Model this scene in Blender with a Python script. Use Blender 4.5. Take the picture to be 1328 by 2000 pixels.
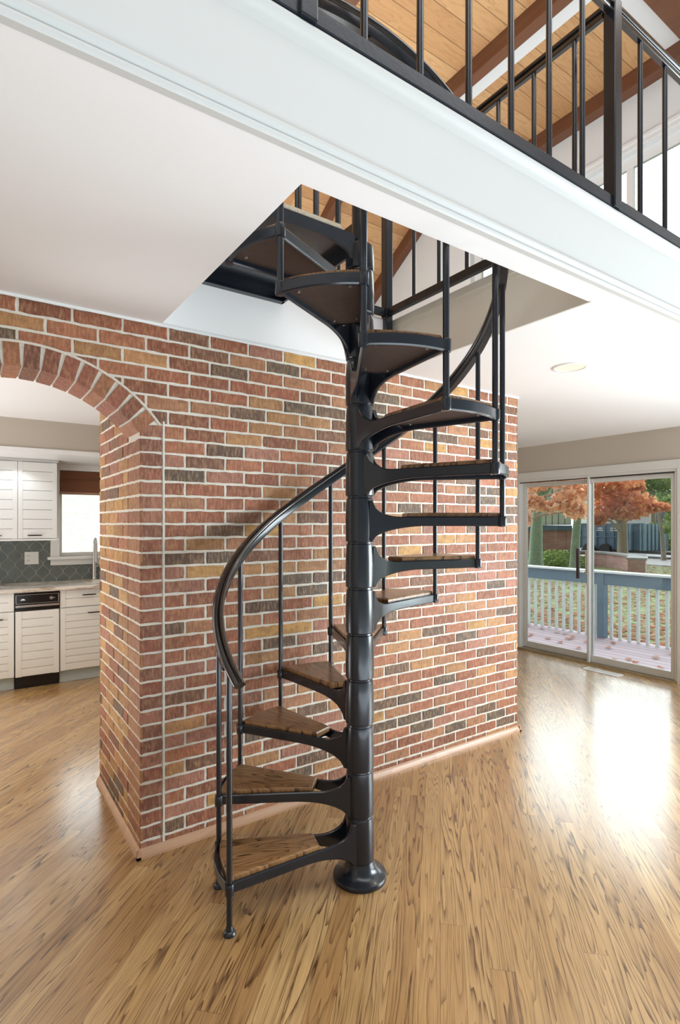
import bpy, math, random
from mathutils import Vector, Matrix
random.seed(7)
PI = math.pi
S = bpy.context.scene
for o in list(bpy.data.objects): bpy.data.objects.remove(o)

# ---------------------------------------------------------------- camera
YAW = 55.38
cam = bpy.data.objects.new('camera', bpy.data.cameras.new('camera'))
S.collection.objects.link(cam); S.camera = cam
cam.location = (0, 0, 1.516)
cam.rotation_euler = (PI/2, 0, math.radians(YAW-90))
cam.data.sensor_fit = 'HORIZONTAL'; cam.data.sensor_width = 36
cam.data.lens = 36*1069.4/1328
cam.data.shift_y = 23.4/1328
cam.data.clip_start = .02; cam.data.clip_end = 300

# ---------------------------------------------------------------- light
W = bpy.data.worlds.new('sky'); S.world = W; W.use_nodes = True
nt = W.node_tree; nt.nodes.clear()
def nw(nt, t, **k):
    n = nt.nodes.new(t)
    for a, b in k.items(): setattr(n, a, b)
    return n
_o = nw(nt, 'ShaderNodeOutputWorld'); _b = nw(nt, 'ShaderNodeBackground')
_t = nw(nt, 'ShaderNodeTexCoord'); _d = nw(nt, 'ShaderNodeVectorMath', operation='DOT_PRODUCT')
_d.inputs[1].default_value = (.72, .69, 0.1)
nt.links.new(_t.outputs['Generated'], _d.inputs[0])
_m = nw(nt, 'ShaderNodeMapRange', interpolation_type='SMOOTHSTEP')
_m.inputs['From Min'].default_value = .05; _m.inputs['From Max'].default_value = .6
_m.inputs['To Min'].default_value = .40; _m.inputs['To Max'].default_value = 5.8
nt.links.new(_d.outputs['Value'], _m.inputs['Value'])
nt.links.new(_m.outputs['Result'], _b.inputs['Strength'])
_b.inputs['Color'].default_value = (.93, .97, 1, 1)
nt.links.new(_b.outputs[0], _o.inputs[0])
def area(name, loc, rot, sx, sy, pw, col):
    l = bpy.data.lights.new(name, 'AREA'); l.shape = 'RECTANGLE'; l.size = sx; l.size_y = sy; l.energy = pw; l.color = col
    o = bpy.data.objects.new(name, l); S.collection.objects.link(o); o.location = loc; o.rotation_euler = rot; return o
area('added_floor_fill', (1.6, -.9, .05), (PI, 0, 0), 5.4, 1.4, 160, (.75, .885, 1))  # added fill that lights the ceiling from below, no real lamp here
area('added_floor_fill', (4.5, .85, .05), (PI, 0, 0), 1.7, 1.3, 18, (.75, .885, 1))  # second added fill, for the ceiling towards the slider
area('added_high_fill', (1.4, -.35, 5.7), (.12, 0, 0), 6.0, 1.8, 115, (.90, .96, 1))  # added overhead fill for the floor, no window up here
area('added_side_fill', (5.42, -.35, 1.20), Vector((-.85, .52, -.30)).to_track_quat('-Z', 'Y').to_euler(), 2.4, 1.7, 290, (.84, .93, 1))  # added fill inside the unseen window, brightens lower brick and floor
area('added_loft_fill', (1.2, 4.6, 2.80), (PI, 0, 0), 5.5, 3.0, 190, (.86, .94, 1))  # added uplight on the loft floor, brightens pine boards and walls
area('added_kitchen_fill', (-1.9, 4.3, .08), (PI, 0, 0), 2.4, 2.2, 120, (.92, .96, 1))  # added uplight on the kitchen floor, brightens its ceiling
S.view_settings.view_transform = 'Standard'; S.view_settings.look = 'None'
S.view_settings.exposure = 0.0; S.view_settings.gamma = 1
S.view_settings.use_curve_mapping = False
S.cycles.use_denoising = True
S.cycles.max_bounces = 9; S.cycles.diffuse_bounces = 5; S.cycles.glossy_bounces = 4
S.cycles.transparent_max_bounces = 12; S.cycles.transmission_bounces = 4
S.cycles.caustics_reflective = False; S.cycles.caustics_refractive = False
S.cycles.sample_clamp_indirect = 4
S.cycles.use_adaptive_sampling = True

# ---------------------------------------------------------------- node helpers
class NT:
    def __init__(s, name):
        s.m = bpy.data.materials.new(name); s.m.use_nodes = True
        s.t = s.m.node_tree; s.t.nodes.clear()
        s.out = s.n('ShaderNodeOutputMaterial')
    def n(s, t, **k): return nw(s.t, t, **k)
    def L(s, a, b): s.t.links.new(a, b)
    def put(s, v, inp):
        if isinstance(v, (int, float)): inp.default_value = v
        elif isinstance(v, (tuple, list)):
            inp.default_value = tuple(v) if len(inp.default_value) == len(v) else tuple(v)+(1,)
        else: s.L(v, inp)
    def M(s, op, a, b=None, c=None, clamp=False):
        n = s.n('ShaderNodeMath', operation=op, use_clamp=clamp)
        for i, v in enumerate((a, b, c)):
            if v is not None: s.put(v, n.inputs[i])
        return n.outputs[0]
    def sep(s, v):
        n = s.n('ShaderNodeSeparateXYZ'); s.L(v, n.inputs[0]); return n.outputs
    def comb(s, x, y, z=0.0):
        n = s.n('ShaderNodeCombineXYZ')
        for i, v in enumerate((x, y, z)): s.put(v, n.inputs[i])
        return n.outputs[0]
    def noise(s, vec, scale=5, detail=2, rough=.5, dist=0):
        n = s.n('ShaderNodeTexNoise'); 
        if vec is not None: s.L(vec, n.inputs['Vector'])
        n.inputs['Scale'].default_value = scale; n.inputs['Detail'].default_value = detail
        n.inputs['Roughness'].default_value = rough; n.inputs['Distortion'].default_value = dist
        return n.outputs['Fac']
    def wn(s, vec):
        n = s.n('ShaderNodeTexWhiteNoise', noise_dimensions='3D'); s.L(vec, n.inputs['Vector']); return n.outputs
    def ramp(s, f, stops, interp='LINEAR'):
        n = s.n('ShaderNodeValToRGB'); s.L(f, n.inputs[0]); r = n.color_ramp; r.interpolation = interp
        while len(r.elements) < len(stops): r.elements.new(.5)
        for e, (p, c) in zip(r.elements, stops):
            e.position = p; e.color = tuple(c)+(1,) if len(c) == 3 else c
        return n.outputs[0]
    def mix(s, f, a, b, mode='MIX'):
        n = s.n('ShaderNodeMix', data_type='RGBA', blend_type=mode)
        s.put(f, n.inputs[0])
        for v, i in ((a, 6), (b, 7)):
            if isinstance(v, (tuple, list)): v = tuple(v)[:3]+(1,)
            s.put(v, n.inputs[i])
        return n.outputs[2]
    def bump(s, h, strength=.3, dist=.01, normal=None):
        n = s.n('ShaderNodeBump'); s.L(h, n.inputs['Height'])
        n.inputs['Strength'].default_value = strength; n.inputs['Distance'].default_value = dist
        if normal is not None: s.L(normal, n.inputs['Normal'])
        return n.outputs[0]
    def bsdf(s, color=(.8,.8,.8), rough=.5, metal=0.0, normal=None, coat=0.0, coat_rough=.1, ior=1.5, spec=.5, **k):
        n = s.n('ShaderNodeBsdfPrincipled')
        s.put(color if not isinstance(color, tuple) else color+(1,), n.inputs['Base Color'])
        s.put(rough, n.inputs['Roughness']); s.put(metal, n.inputs['Metallic'])
        n.inputs['IOR'].default_value = ior; n.inputs['Specular IOR Level'].default_value = spec
        n.inputs['Coat Weight'].default_value = coat; n.inputs['Coat Roughness'].default_value = coat_rough
        if normal is not None: s.L(normal, n.inputs['Normal'])
        for a, b in k.items(): s.put(b, n.inputs[a])
        s.L(n.outputs[0], s.out.inputs[0]); return n
    def obj(s): return s.n('ShaderNodeTexCoord').outputs['Object']
    def pos(s): return s.n('ShaderNodeNewGeometry').outputs['Position']
    def scl(s, v, sx, sy, sz):
        n = s.n('ShaderNodeVectorMath', operation='MULTIPLY'); s.L(v, n.inputs[0]); n.inputs[1].default_value = (sx, sy, sz)
        return n.outputs[0]

def plain(name, col, rough=.5, metal=0.0, nscale=0, namp=.05, bump=0, bscale=200, coat=0.0, spec=.5):
    t = NT(name); c = col
    if nscale:
        f = t.noise(t.obj(), nscale, 3)
        c = t.mix(f, tuple(x*(1-namp) for x in col), tuple(min(1, x*(1+namp)) for x in col))
    nm = t.bump(t.noise(t.obj(), bscale, 2), bump, .002) if bump else None
    t.bsdf(c, rough, metal, nm, coat=coat, spec=spec); return t.m

MAT = {}
MAT['ceiling'] = plain('ceiling_paint', (.84,.84,.84), .7, nscale=2, namp=.01, bump=.08, bscale=300)
MAT['white'] = plain('white_trim_paint', (.82,.83,.83), .35, nscale=3, namp=.01)
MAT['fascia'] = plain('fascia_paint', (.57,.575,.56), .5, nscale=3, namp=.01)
MAT['taupe'] = plain('taupe_wall_paint', (.50,.45,.385), .7, nscale=2, namp=.02, bump=.05, bscale=300)
MAT['loftwall'] = plain('pale_wall_paint', (.78,.80,.80), .7, nscale=2, namp=.02)
MAT['iron'] = plain('black_iron_paint', (.009,.013,.020), .27, nscale=30, namp=.25, bump=.12, bscale=60, coat=.25, spec=.5)
MAT['rail'] = plain('black_gloss_rail', (.010,.009,.009), .12, nscale=10, namp=.2, coat=1.0)
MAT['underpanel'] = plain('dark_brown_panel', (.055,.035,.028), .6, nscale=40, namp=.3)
MAT['carpet'] = plain('beige_carpet', (.62,.54,.42), .95, nscale=120, namp=.3, bump=1, bscale=500)
MAT['cabinet'] = plain('white_cabinet_paint', (.76,.77,.76), .35, nscale=3, namp=.015)
MAT['steel'] = plain('brushed_steel', (.6,.58,.55), .28, 1.0, nscale=20, namp=.1)
MAT['blackgloss'] = plain('black_appliance', (.008,.008,.009), .15, nscale=8, namp=.3)
MAT['handle'] = plain('dark_bronze', (.02,.016,.014), .3, .6, nscale=20, namp=.2)
MAT['plate'] = plain('white_plastic', (.85,.85,.84), .3, nscale=5, namp=.01)
MAT['doorframe'] = plain('pale_vinyl_frame', (.66,.655,.62), .35, nscale=5, namp=.02)
MAT['brass'] = plain('track_metal', (.45,.37,.24), .35, .8, nscale=9, namp=.1)
MAT['deckrail'] = plain('blue_grey_deck_paint', (.11,.18,.25), .6, nscale=6, namp=.12)
MAT['deckbal'] = plain('pale_deck_paint', (.60,.68,.70), .6, nscale=6, namp=.1)
MAT['pot'] = plain('white_ceramic', (.8,.79,.76), .25, nscale=8, namp=.02)
MAT['terracotta'] = plain('terracotta', (.35,.12,.06), .6, nscale=15, namp=.15)
MAT['soil'] = plain('soil', (.06,.035,.02), .9, nscale=60, namp=.4)
MAT['bark'] = plain('grey_bark', (.36,.31,.25), .9, nscale=14, namp=.35, bump=1, bscale=40)
MAT['greenbark'] = plain('mossy_bark', (.27,.34,.26), .9, nscale=10, namp=.3, bump=1, bscale=30)
MAT['concrete'] = plain('pale_concrete', (.30,.29,.29), .85, nscale=8, namp=.12)
MAT['asphalt'] = plain('road_asphalt', (.17,.17,.18), .9, nscale=12, namp=.15)
MAT['container'] = plain('blue_grey_steel', (.10,.17,.25), .5, nscale=5, namp=.2)
MAT['containerlight'] = plain('pale_blue_steel', (.22,.36,.46), .5, nscale=5, namp=.2)
MAT['rubber'] = plain('tyre_rubber', (.015,.015,.017), .7, nscale=20, namp=.2)
MAT['roof'] = plain('dark_shingles', (.06,.06,.07), .9, nscale=30, namp=.3)
MAT['wallbeige'] = plain('hvac_register_paint', (.75,.74,.70), .4, nscale=5, namp=.02)
MAT['screw'] = plain('screw_metal', (.7,.68,.62), .3, 1.0, nscale=20, namp=.1)
MAT['groove'] = plain('dark_gap_strip', (.03,.025,.02), .7, nscale=10, namp=.1)

def glass():
    t = NT('window_glass')
    tr = t.n('ShaderNodeBsdfTransparent'); tr.inputs[0].default_value = (.94,.975,.965,1)
    gl = t.n('ShaderNodeBsdfGlossy'); gl.inputs['Roughness'].default_value = .02; gl.inputs['Color'].default_value = (.9,.95,.95,1)
    fr = t.n('ShaderNodeFresnel'); fr.inputs[0].default_value = 1.35
    mx = t.n('ShaderNodeMixShader'); t.L(fr.outputs[0], mx.inputs[0]); t.L(tr.outputs[0], mx.inputs[1]); t.L(gl.outputs[0], mx.inputs[2])
    t.L(mx.outputs[0], t.out.inputs[0]); return t.m
MAT['glass'] = glass()

def emit(name, col, st):
    t = NT(name); e = t.n('ShaderNodeEmission'); e.inputs[0].default_value = col+(1,); e.inputs[1].default_value = st
    t.L(e.outputs[0], t.out.inputs[0]); return t.m
MAT['lamp'] = emit('warm_lamp', (1, .88, .70), 1.15)

def oak(name, plank=True, cols=None, dark=(.10,.042,.015), coat=.9, rough=.22, kf=14.0, spec=.5, bright=1.0, grain=1.0):
    t = NT(name)
    if plank:
        x, y, z = t.sep(t.pos())
        u = t.M('MULTIPLY', t.M('ADD', x, y), .70711)
        v = t.M('MULTIPLY', t.M('SUBTRACT', y, x), .70711)
        vr = t.M('DIVIDE', v, .083)
        row = t.M('FLOOR', vr); fv = t.M('FRACT', vr)
        r1 = t.wn(t.comb(row, 3.3, 1.7))[0]
        ur = t.M('DIVIDE', t.M('ADD', u, t.M('MULTIPLY', r1, 9.0)), 1.7)
        colm = t.M('FLOOR', ur); fu = t.M('FRACT', ur)
        rnd = t.wn(t.comb(row, colm, 5.0))
    else:
        x, y, z = t.sep(t.obj()); u, v = x, y
        oi = t.n('ShaderNodeObjectInfo').outputs['Random']
        strip = t.M('FLOOR', t.M('DIVIDE', t.M('ADD', v, .31), .125))
        rnd = t.wn(t.comb(strip, t.M('MULTIPLY', oi, 977.0), 2.0))
    rv, rc = rnd[0], rnd[1]
    rr = t.sep(rc)
    off = t.M('MULTIPLY', rv, 53.0)
    # growth-ring contours: contour lines of a field stretched along the board
    f = t.noise(t.comb(t.M('ADD', t.M('MULTIPLY', u, .72 if plank else 1.6), off), t.M('ADD', t.M('MULTIPLY', v, 11.5), off), off), 1.0, 2.6, .45, .18)
    ph = t.M('FRACT', t.M('MULTIPLY', f, t.M('ADD', t.M('MULTIPLY', rr[0], kf), kf)))
    ring = t.M('POWER', ph, 3.2)
    ring = t.M('MULTIPLY', ring, t.M('SUBTRACT', 1.0, t.M('POWER', ph, 60.0)))
    brk = t.noise(t.comb(t.M('MULTIPLY', u, 9.0), t.M('MULTIPLY', v, 90.0), off), 1.0, 2, .6)
    brk = t.M('MULTIPLY_ADD', brk, 2.2, -.3, clamp=True)
    ring = t.M('MULTIPLY', ring, brk, clamp=True)
    fib = t.noise(t.comb(t.M('MULTIPLY', u, 7.0), t.M('MULTIPLY', v, 420.0), off), 1.0, 2, .6)
    fibd = t.M('MULTIPLY_ADD', fib, 1.6, -.55, clamp=True)
    cols = cols or [(0, (.46,.26,.10)), (.3, (.60,.37,.15)), (.65, (.69,.45,.20)), (1, (.54,.32,.12))]
    base = t.ramp(rr[1], [(p, tuple(min(1, q*bright) for q in c)) for p, c in cols])
    broad = t.noise(t.comb(t.M('MULTIPLY', u, .8), t.M('MULTIPLY', v, 3.0), off), 1.0, 2)
    base = t.mix(t.M('MULTIPLY_ADD', broad, 1.1, -.25, clamp=True), base, t.mix(.5, base, tuple(min(1, q*1.9) for q in dark)), 'MIX')
    c = t.mix(t.M('MULTIPLY', fibd, .62*grain), base, dark)
    amt = t.M('MULTIPLY', ring, t.M('MULTIPLY_ADD', rr[2], .6*grain, .78*grain), clamp=True)
    c = t.mix(amt, c, tuple(q*.8 for q in dark))
    fine = t.noise(t.comb(t.M('MULTIPLY', u, 2.2), t.M('MULTIPLY', v, 170.0), off), 1.0, 1.5, .5)
    fine = t.M('MULTIPLY', t.M('MULTIPLY_ADD', fine, 5.0, -2.9, clamp=True), t.M('MULTIPLY_ADD', broad, 1.6, -.2, clamp=True))
    c = t.mix(t.M('MULTIPLY', fine, .75*grain, clamp=True), c, dark)
    h = t.M('MULTIPLY_ADD', ring, -.3, t.M('MULTIPLY', fib, -.06))
    if plank:
        e1 = t.M('MINIMUM', fv, t.M('SUBTRACT', 1.0, fv)); e1 = t.M('MULTIPLY', e1, .083)
        e2 = t.M('MINIMUM', fu, t.M('SUBTRACT', 1.0, fu)); e2 = t.M('MULTIPLY', e2, 1.7)
        e = t.M('MINIMUM', e1, e2)
        seam = t.M('SUBTRACT', 1.0, t.M('DIVIDE', e, .0014), clamp=True)
        c = t.mix(t.M('MULTIPLY', seam, .75), c, (.07,.03,.012))
        h = t.M('SUBTRACT', h, seam)
    n = t.bump(h, .16, .0012)
    t.bsdf(c, rough, 0.0, n, coat=coat, coat_rough=.25, spec=spec); return t.m
MAT['floor'] = oak('oak_floor')
MAT['tread'] = oak('oak_tread', False, [(0, (.36,.18,.065)), (.5, (.47,.26,.11)), (1, (.41,.21,.08))], dark=(.06,.024,.010), coat=.5, rough=.3, kf=13, grain=1.3)
MAT['basetrim'] = oak('pink_oak_trim', False, [(0, (.50,.30,.18)), (.5, (.60,.38,.24)), (1, (.54,.33,.20))], dark=(.24,.12,.06), coat=.2, rough=.4, kf=3, grain=.3)

def brickmat():
    t = NT('brick_face')
    a = t.n('ShaderNodeAttribute', attribute_name='Col'); p = t.pos()
    n1 = t.noise(t.scl(p, 1, 1, 1.6), 22, 5, .65); n2 = t.noise(p, 130, 3, .6); n3 = t.noise(t.scl(p, 1, 1, .28), 95, 3, .6)
    c = t.mix(t.M('MULTIPLY_ADD', n1, 2.8, -1.0, clamp=True), t.mix(.5, a.outputs['Color'], (.10,.045,.025)), a.outputs['Color'])
    c = t.mix(t.M('MULTIPLY_ADD', n3, 2.2, -.98, clamp=True), c, t.mix(.6, c, (.70,.42,.22)))
    c = t.mix(t.M('MULTIPLY_ADD', n2, 2.0, -1.2, clamp=True), c, (.05,.03,.02))
    h = t.M('ADD', t.M('MULTIPLY', n1, .5), t.M('MULTIPLY', n3, .8))
    n = t.bump(h, .75, .006)
    t.bsdf(c, .62, 0.0, n, spec=.45); return t.m
MAT['brick'] = brickmat()
def mortarmat():
    t = NT('mortar'); p = t.pos()
    c = t.mix(t.noise(p, 45, 4, .6), (.66,.61,.51), (.86,.82,.74))
    t.bsdf(c, .85, 0.0, t.bump(t.noise(p, 110, 4, .65), .8, .006), spec=.3); return t.m
MAT['mortar'] = mortarmat()

def pine(name, axis='x'):
    t = NT(name); x, y, z = t.sep(t.pos())
    vr = t.M('DIVIDE', y, .2); row = t.M('FLOOR', vr); fv = t.M('FRACT', vr)
    r1 = t.wn(t.comb(row, 1.0, 1.0))
    ur = t.M('DIVIDE', t.M('ADD', x, t.M('MULTIPLY', r1[0], 7.0)), 3.2); cm = t.M('FLOOR', ur)
    rnd = t.wn(t.comb(row, cm, 8.0)); rr = t.sep(rnd[1]); off = t.M('MULTIPLY', rnd[0], 31.0)
    f = t.noise(t.comb(t.M('ADD', t.M('MULTIPLY', x, 1.3), off), t.M('ADD', t.M('MULTIPLY', y, 8.0), off), off), 1, 3, .5, .3)
    ph = t.M('FRACT', t.M('MULTIPLY', f, 9.0)); ring = t.M('POWER', ph, 3.0)
    base = t.ramp(rr[1], [(0, (.50,.26,.11)), (.5, (.66,.40,.19)), (1, (.56,.31,.135))])
    c = t.mix(t.M('MULTIPLY', ring, .38), base, (.34,.14,.05))
    vo = t.n('ShaderNodeTexVoronoi'); t.L(t.comb(t.M('ADD', t.M('MULTIPLY', x, 1.6), off), t.M('MULTIPLY', y, 5.0), 0), vo.inputs['Vector']); vo.inputs['Scale'].default_value = 1.0
    knot = t.M('SUBTRACT', 1.0, t.M('DIVIDE', vo.outputs['Distance'], .085), clamp=True)
    c = t.mix(t.M('MULTIPLY', knot, .8), c, (.12,.05,.02))
    e = t.M('MULTIPLY', t.M('MINIMUM', fv, t.M('SUBTRACT', 1.0, fv)), .2)
    seam = t.M('SUBTRACT', 1.0, t.M('DIVIDE', e, .005), clamp=True)
    c = t.mix(t.M('MULTIPLY', seam, .8), c, (.12,.05,.018))
    t.bsdf(c, .5, 0.0, t.bump(t.M('MULTIPLY', seam, -1.0), .6, .006)); return t.m
MAT['pine'] = pine('knotty_pine_boards')
def beam():
    t = NT('stained_beam'); x, y, z = t.sep(t.pos())
    f = t.noise(t.comb(t.M('MULTIPLY', x, 20.0), t.M('MULTIPLY', y, 1.2), t.M('MULTIPLY', z, 20.0)), 1.0, 4, .6)
    t.bsdf(t.mix(f, (.10,.036,.016), (.20,.078,.035)), .5); return t.m
MAT['beam'] = beam()
def blind():
    t = NT('brown_woven_blind'); x, y, z = t.sep(t.pos())
    f = t.noise(t.comb(t.M('MULTIPLY', x, 3.0), 0, t.M('MULTIPLY', z, 120.0)), 1.0, 3, .6)
    t.bsdf(t.mix(f, (.13,.045,.018), (.26,.10,.045)), .7); return t.m
MAT['blind'] = blind()
def stone():
    t = NT('veined_pale_stone'); x, y, z = t.sep(t.pos())
    f = t.noise(t.comb(t.M('MULTIPLY', x, 2.2), t.M('MULTIPLY', y, 9.0), t.M('MULTIPLY', z, 12.0)), 1.0, 6, .62, .8)
    c = t.ramp(f, [(0, (.42,.33,.25)), (.40, (.62,.57,.50)), (.48, (.33,.26,.20)), (.53, (.72,.69,.64)), (.62, (.80,.78,.75)), (.70, (.50,.46,.42)), (1, (.78,.76,.72))])
    t.bsdf(c, .18, coat=.3); return t.m
MAT['stone'] = stone()
def tile():
    t = NT('grey_lantern_tile'); x, y, z = t.sep(t.pos())
    Wd, P = .125, .17
    def tri(xo, zo):
        xx = t.M('SUBTRACT', t.M('FRACT', t.M('DIVIDE', t.M('ADD', x, xo+10), Wd)), .5)
        ax = t.M('ABSOLUTE', xx)
        cz = t.M('COSINE', t.M('MULTIPLY', t.M('DIVIDE', t.M('ADD', z, zo), P), 2*PI))
        cz3 = cz
        return t.M('ABSOLUTE', t.M('SUBTRACT', ax, t.M('MULTIPLY_ADD', cz3, .25, .25)))
    d = tri(0, 0)
    line = t.M('SUBTRACT', 1.0, t.M('DIVIDE', d, .038), clamp=True)
    nn = t.noise(t.pos(), 9, 3)
    base = t.mix(nn, (.10,.125,.125), (.20,.235,.23))
    c = t.mix(t.M('POWER', line, .8), base, (.42,.42,.38))
    t.bsdf(c, t.M('MULTIPLY_ADD', line, .5, .12), 0.0, t.bump(t.M('ADD', t.M('MULTIPLY', line, -1.0), t.M('MULTIPLY', t.noise(t.pos(), 14, 2), .5)), .6, .006)); return t.m
MAT['tile'] = tile()
def deckmat():
    t = NT('weathered_deck_boards'); x, y, z = t.sep(t.pos())
    xr = t.M('DIVIDE', x, .14); fv = t.M('FRACT', xr); r = t.wn(t.comb(t.M('FLOOR', xr), 2.0, 0))[0]
    f = t.noise(t.comb(t.M('MULTIPLY', x, 60.0), t.M('MULTIPLY', y, 3.0), 0), 1.0, 4, .6)
    c = t.mix(t.M('MULTIPLY_ADD', f, .6, t.M('MULTIPLY', r, .35), clamp=True), (.25,.18,.21), (.46,.36,.40))
    e = t.M('MULTIPLY', t.M('MINIMUM', fv, t.M('SUBTRACT', 1.0, fv)), .14)
    seam = t.M('SUBTRACT', 1.0, t.M('DIVIDE', e, .009), clamp=True)
    t.bsdf(t.mix(seam, c, (.02,.015,.018)), .7); return t.m
MAT['deck'] = deckmat()
def grassmat():
    t = NT('lawn_grass'); p = t.pos()
    f = t.noise(p, 3.0, 6, .7); g = t.noise(p, 25, 3, .7)
    c = t.mix(g, (.14,.21,.08), (.36,.46,.20)); c = t.mix(t.M('MULTIPLY_ADD', f, 4, -1.95, clamp=True), c, (.24,.12,.07))
    t.bsdf(c, .9, 0.0, t.bump(g, 1, .05)); return t.m
MAT['grass'] = grassmat()
def leafmat(name, a, b, c2=None):
    t = NT(name); at = t.n('ShaderNodeAttribute', attribute_name='Col')
    x, y, z = t.sep(at.outputs['Vector'])
    c = t.ramp(x, [(0, a), (.5, c2 or a), (1, b)])
    d = t.n('ShaderNodeBsdfDiffuse'); tl = t.n('ShaderNodeBsdfTranslucent'); t.L(c, d.inputs[0]); t.L(c, tl.inputs[0])
    m = t.n('ShaderNodeMixShader'); m.inputs[0].default_value = .4; t.L(d.outputs[0], m.inputs[1]); t.L(tl.outputs[0], m.inputs[2])
    t.L(m.outputs[0], t.out.inputs[0]); return t.m
MAT['leaf_red'] = leafmat('russet_leaves', (.66,.22,.11), (.78,.44,.20), (.70,.30,.18))
MAT['leaf_peach'] = leafmat('peach_leaves', (.92,.66,.50), (.95,.78,.66), (.85,.46,.25))
MAT['leaf_green'] = leafmat('green_leaves', (.12,.20,.07), (.38,.44,.14), (.20,.30,.10))
MAT['hill'] = plain('pale_hillside', (.60,.58,.50), .9, nscale=6, namp=.35)  # pale mottled ground colour
MAT['leaf_fallen'] = leafmat('fallen_leaves', (.52,.24,.17), (.66,.46,.34), (.42,.17,.12))
def outbrick():
    t = NT('garden_brick'); p = t.pos(); x, y, z = t.sep(p)
    b = t.n('ShaderNodeTexBrick'); t.L(t.comb(t.M('SUBTRACT', y, t.M('MULTIPLY', x, .35)), z, 0), b.inputs['Vector'])
    b.inputs['Scale'].default_value = 1; b.inputs['Brick Width'].default_value = .22; b.inputs['Row Height'].default_value = .075
    b.inputs['Mortar Size'].default_value = .006
    b.inputs['Color1'].default_value = (.42,.19,.17,1); b.inputs['Color2'].default_value = (.50,.27,.24,1); b.inputs['Mortar'].default_value = (.35,.32,.3,1)
    t.bsdf(b.outputs['Color'], .85); return t.m
MAT['outbrick'] = outbrick()
def siding():
    t = NT('board_siding'); x, y, z = t.sep(t.pos())
    fv = t.M('FRACT', t.M('DIVIDE', t.M('SUBTRACT', y, t.M('MULTIPLY', x, .5)), .35))
    s_ = t.M('LESS_THAN', fv, .14)
    t.bsdf(t.mix(s_, (.60,.68,.62), (.13,.18,.16)), .7); return t.m
MAT['siding'] = siding()

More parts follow.
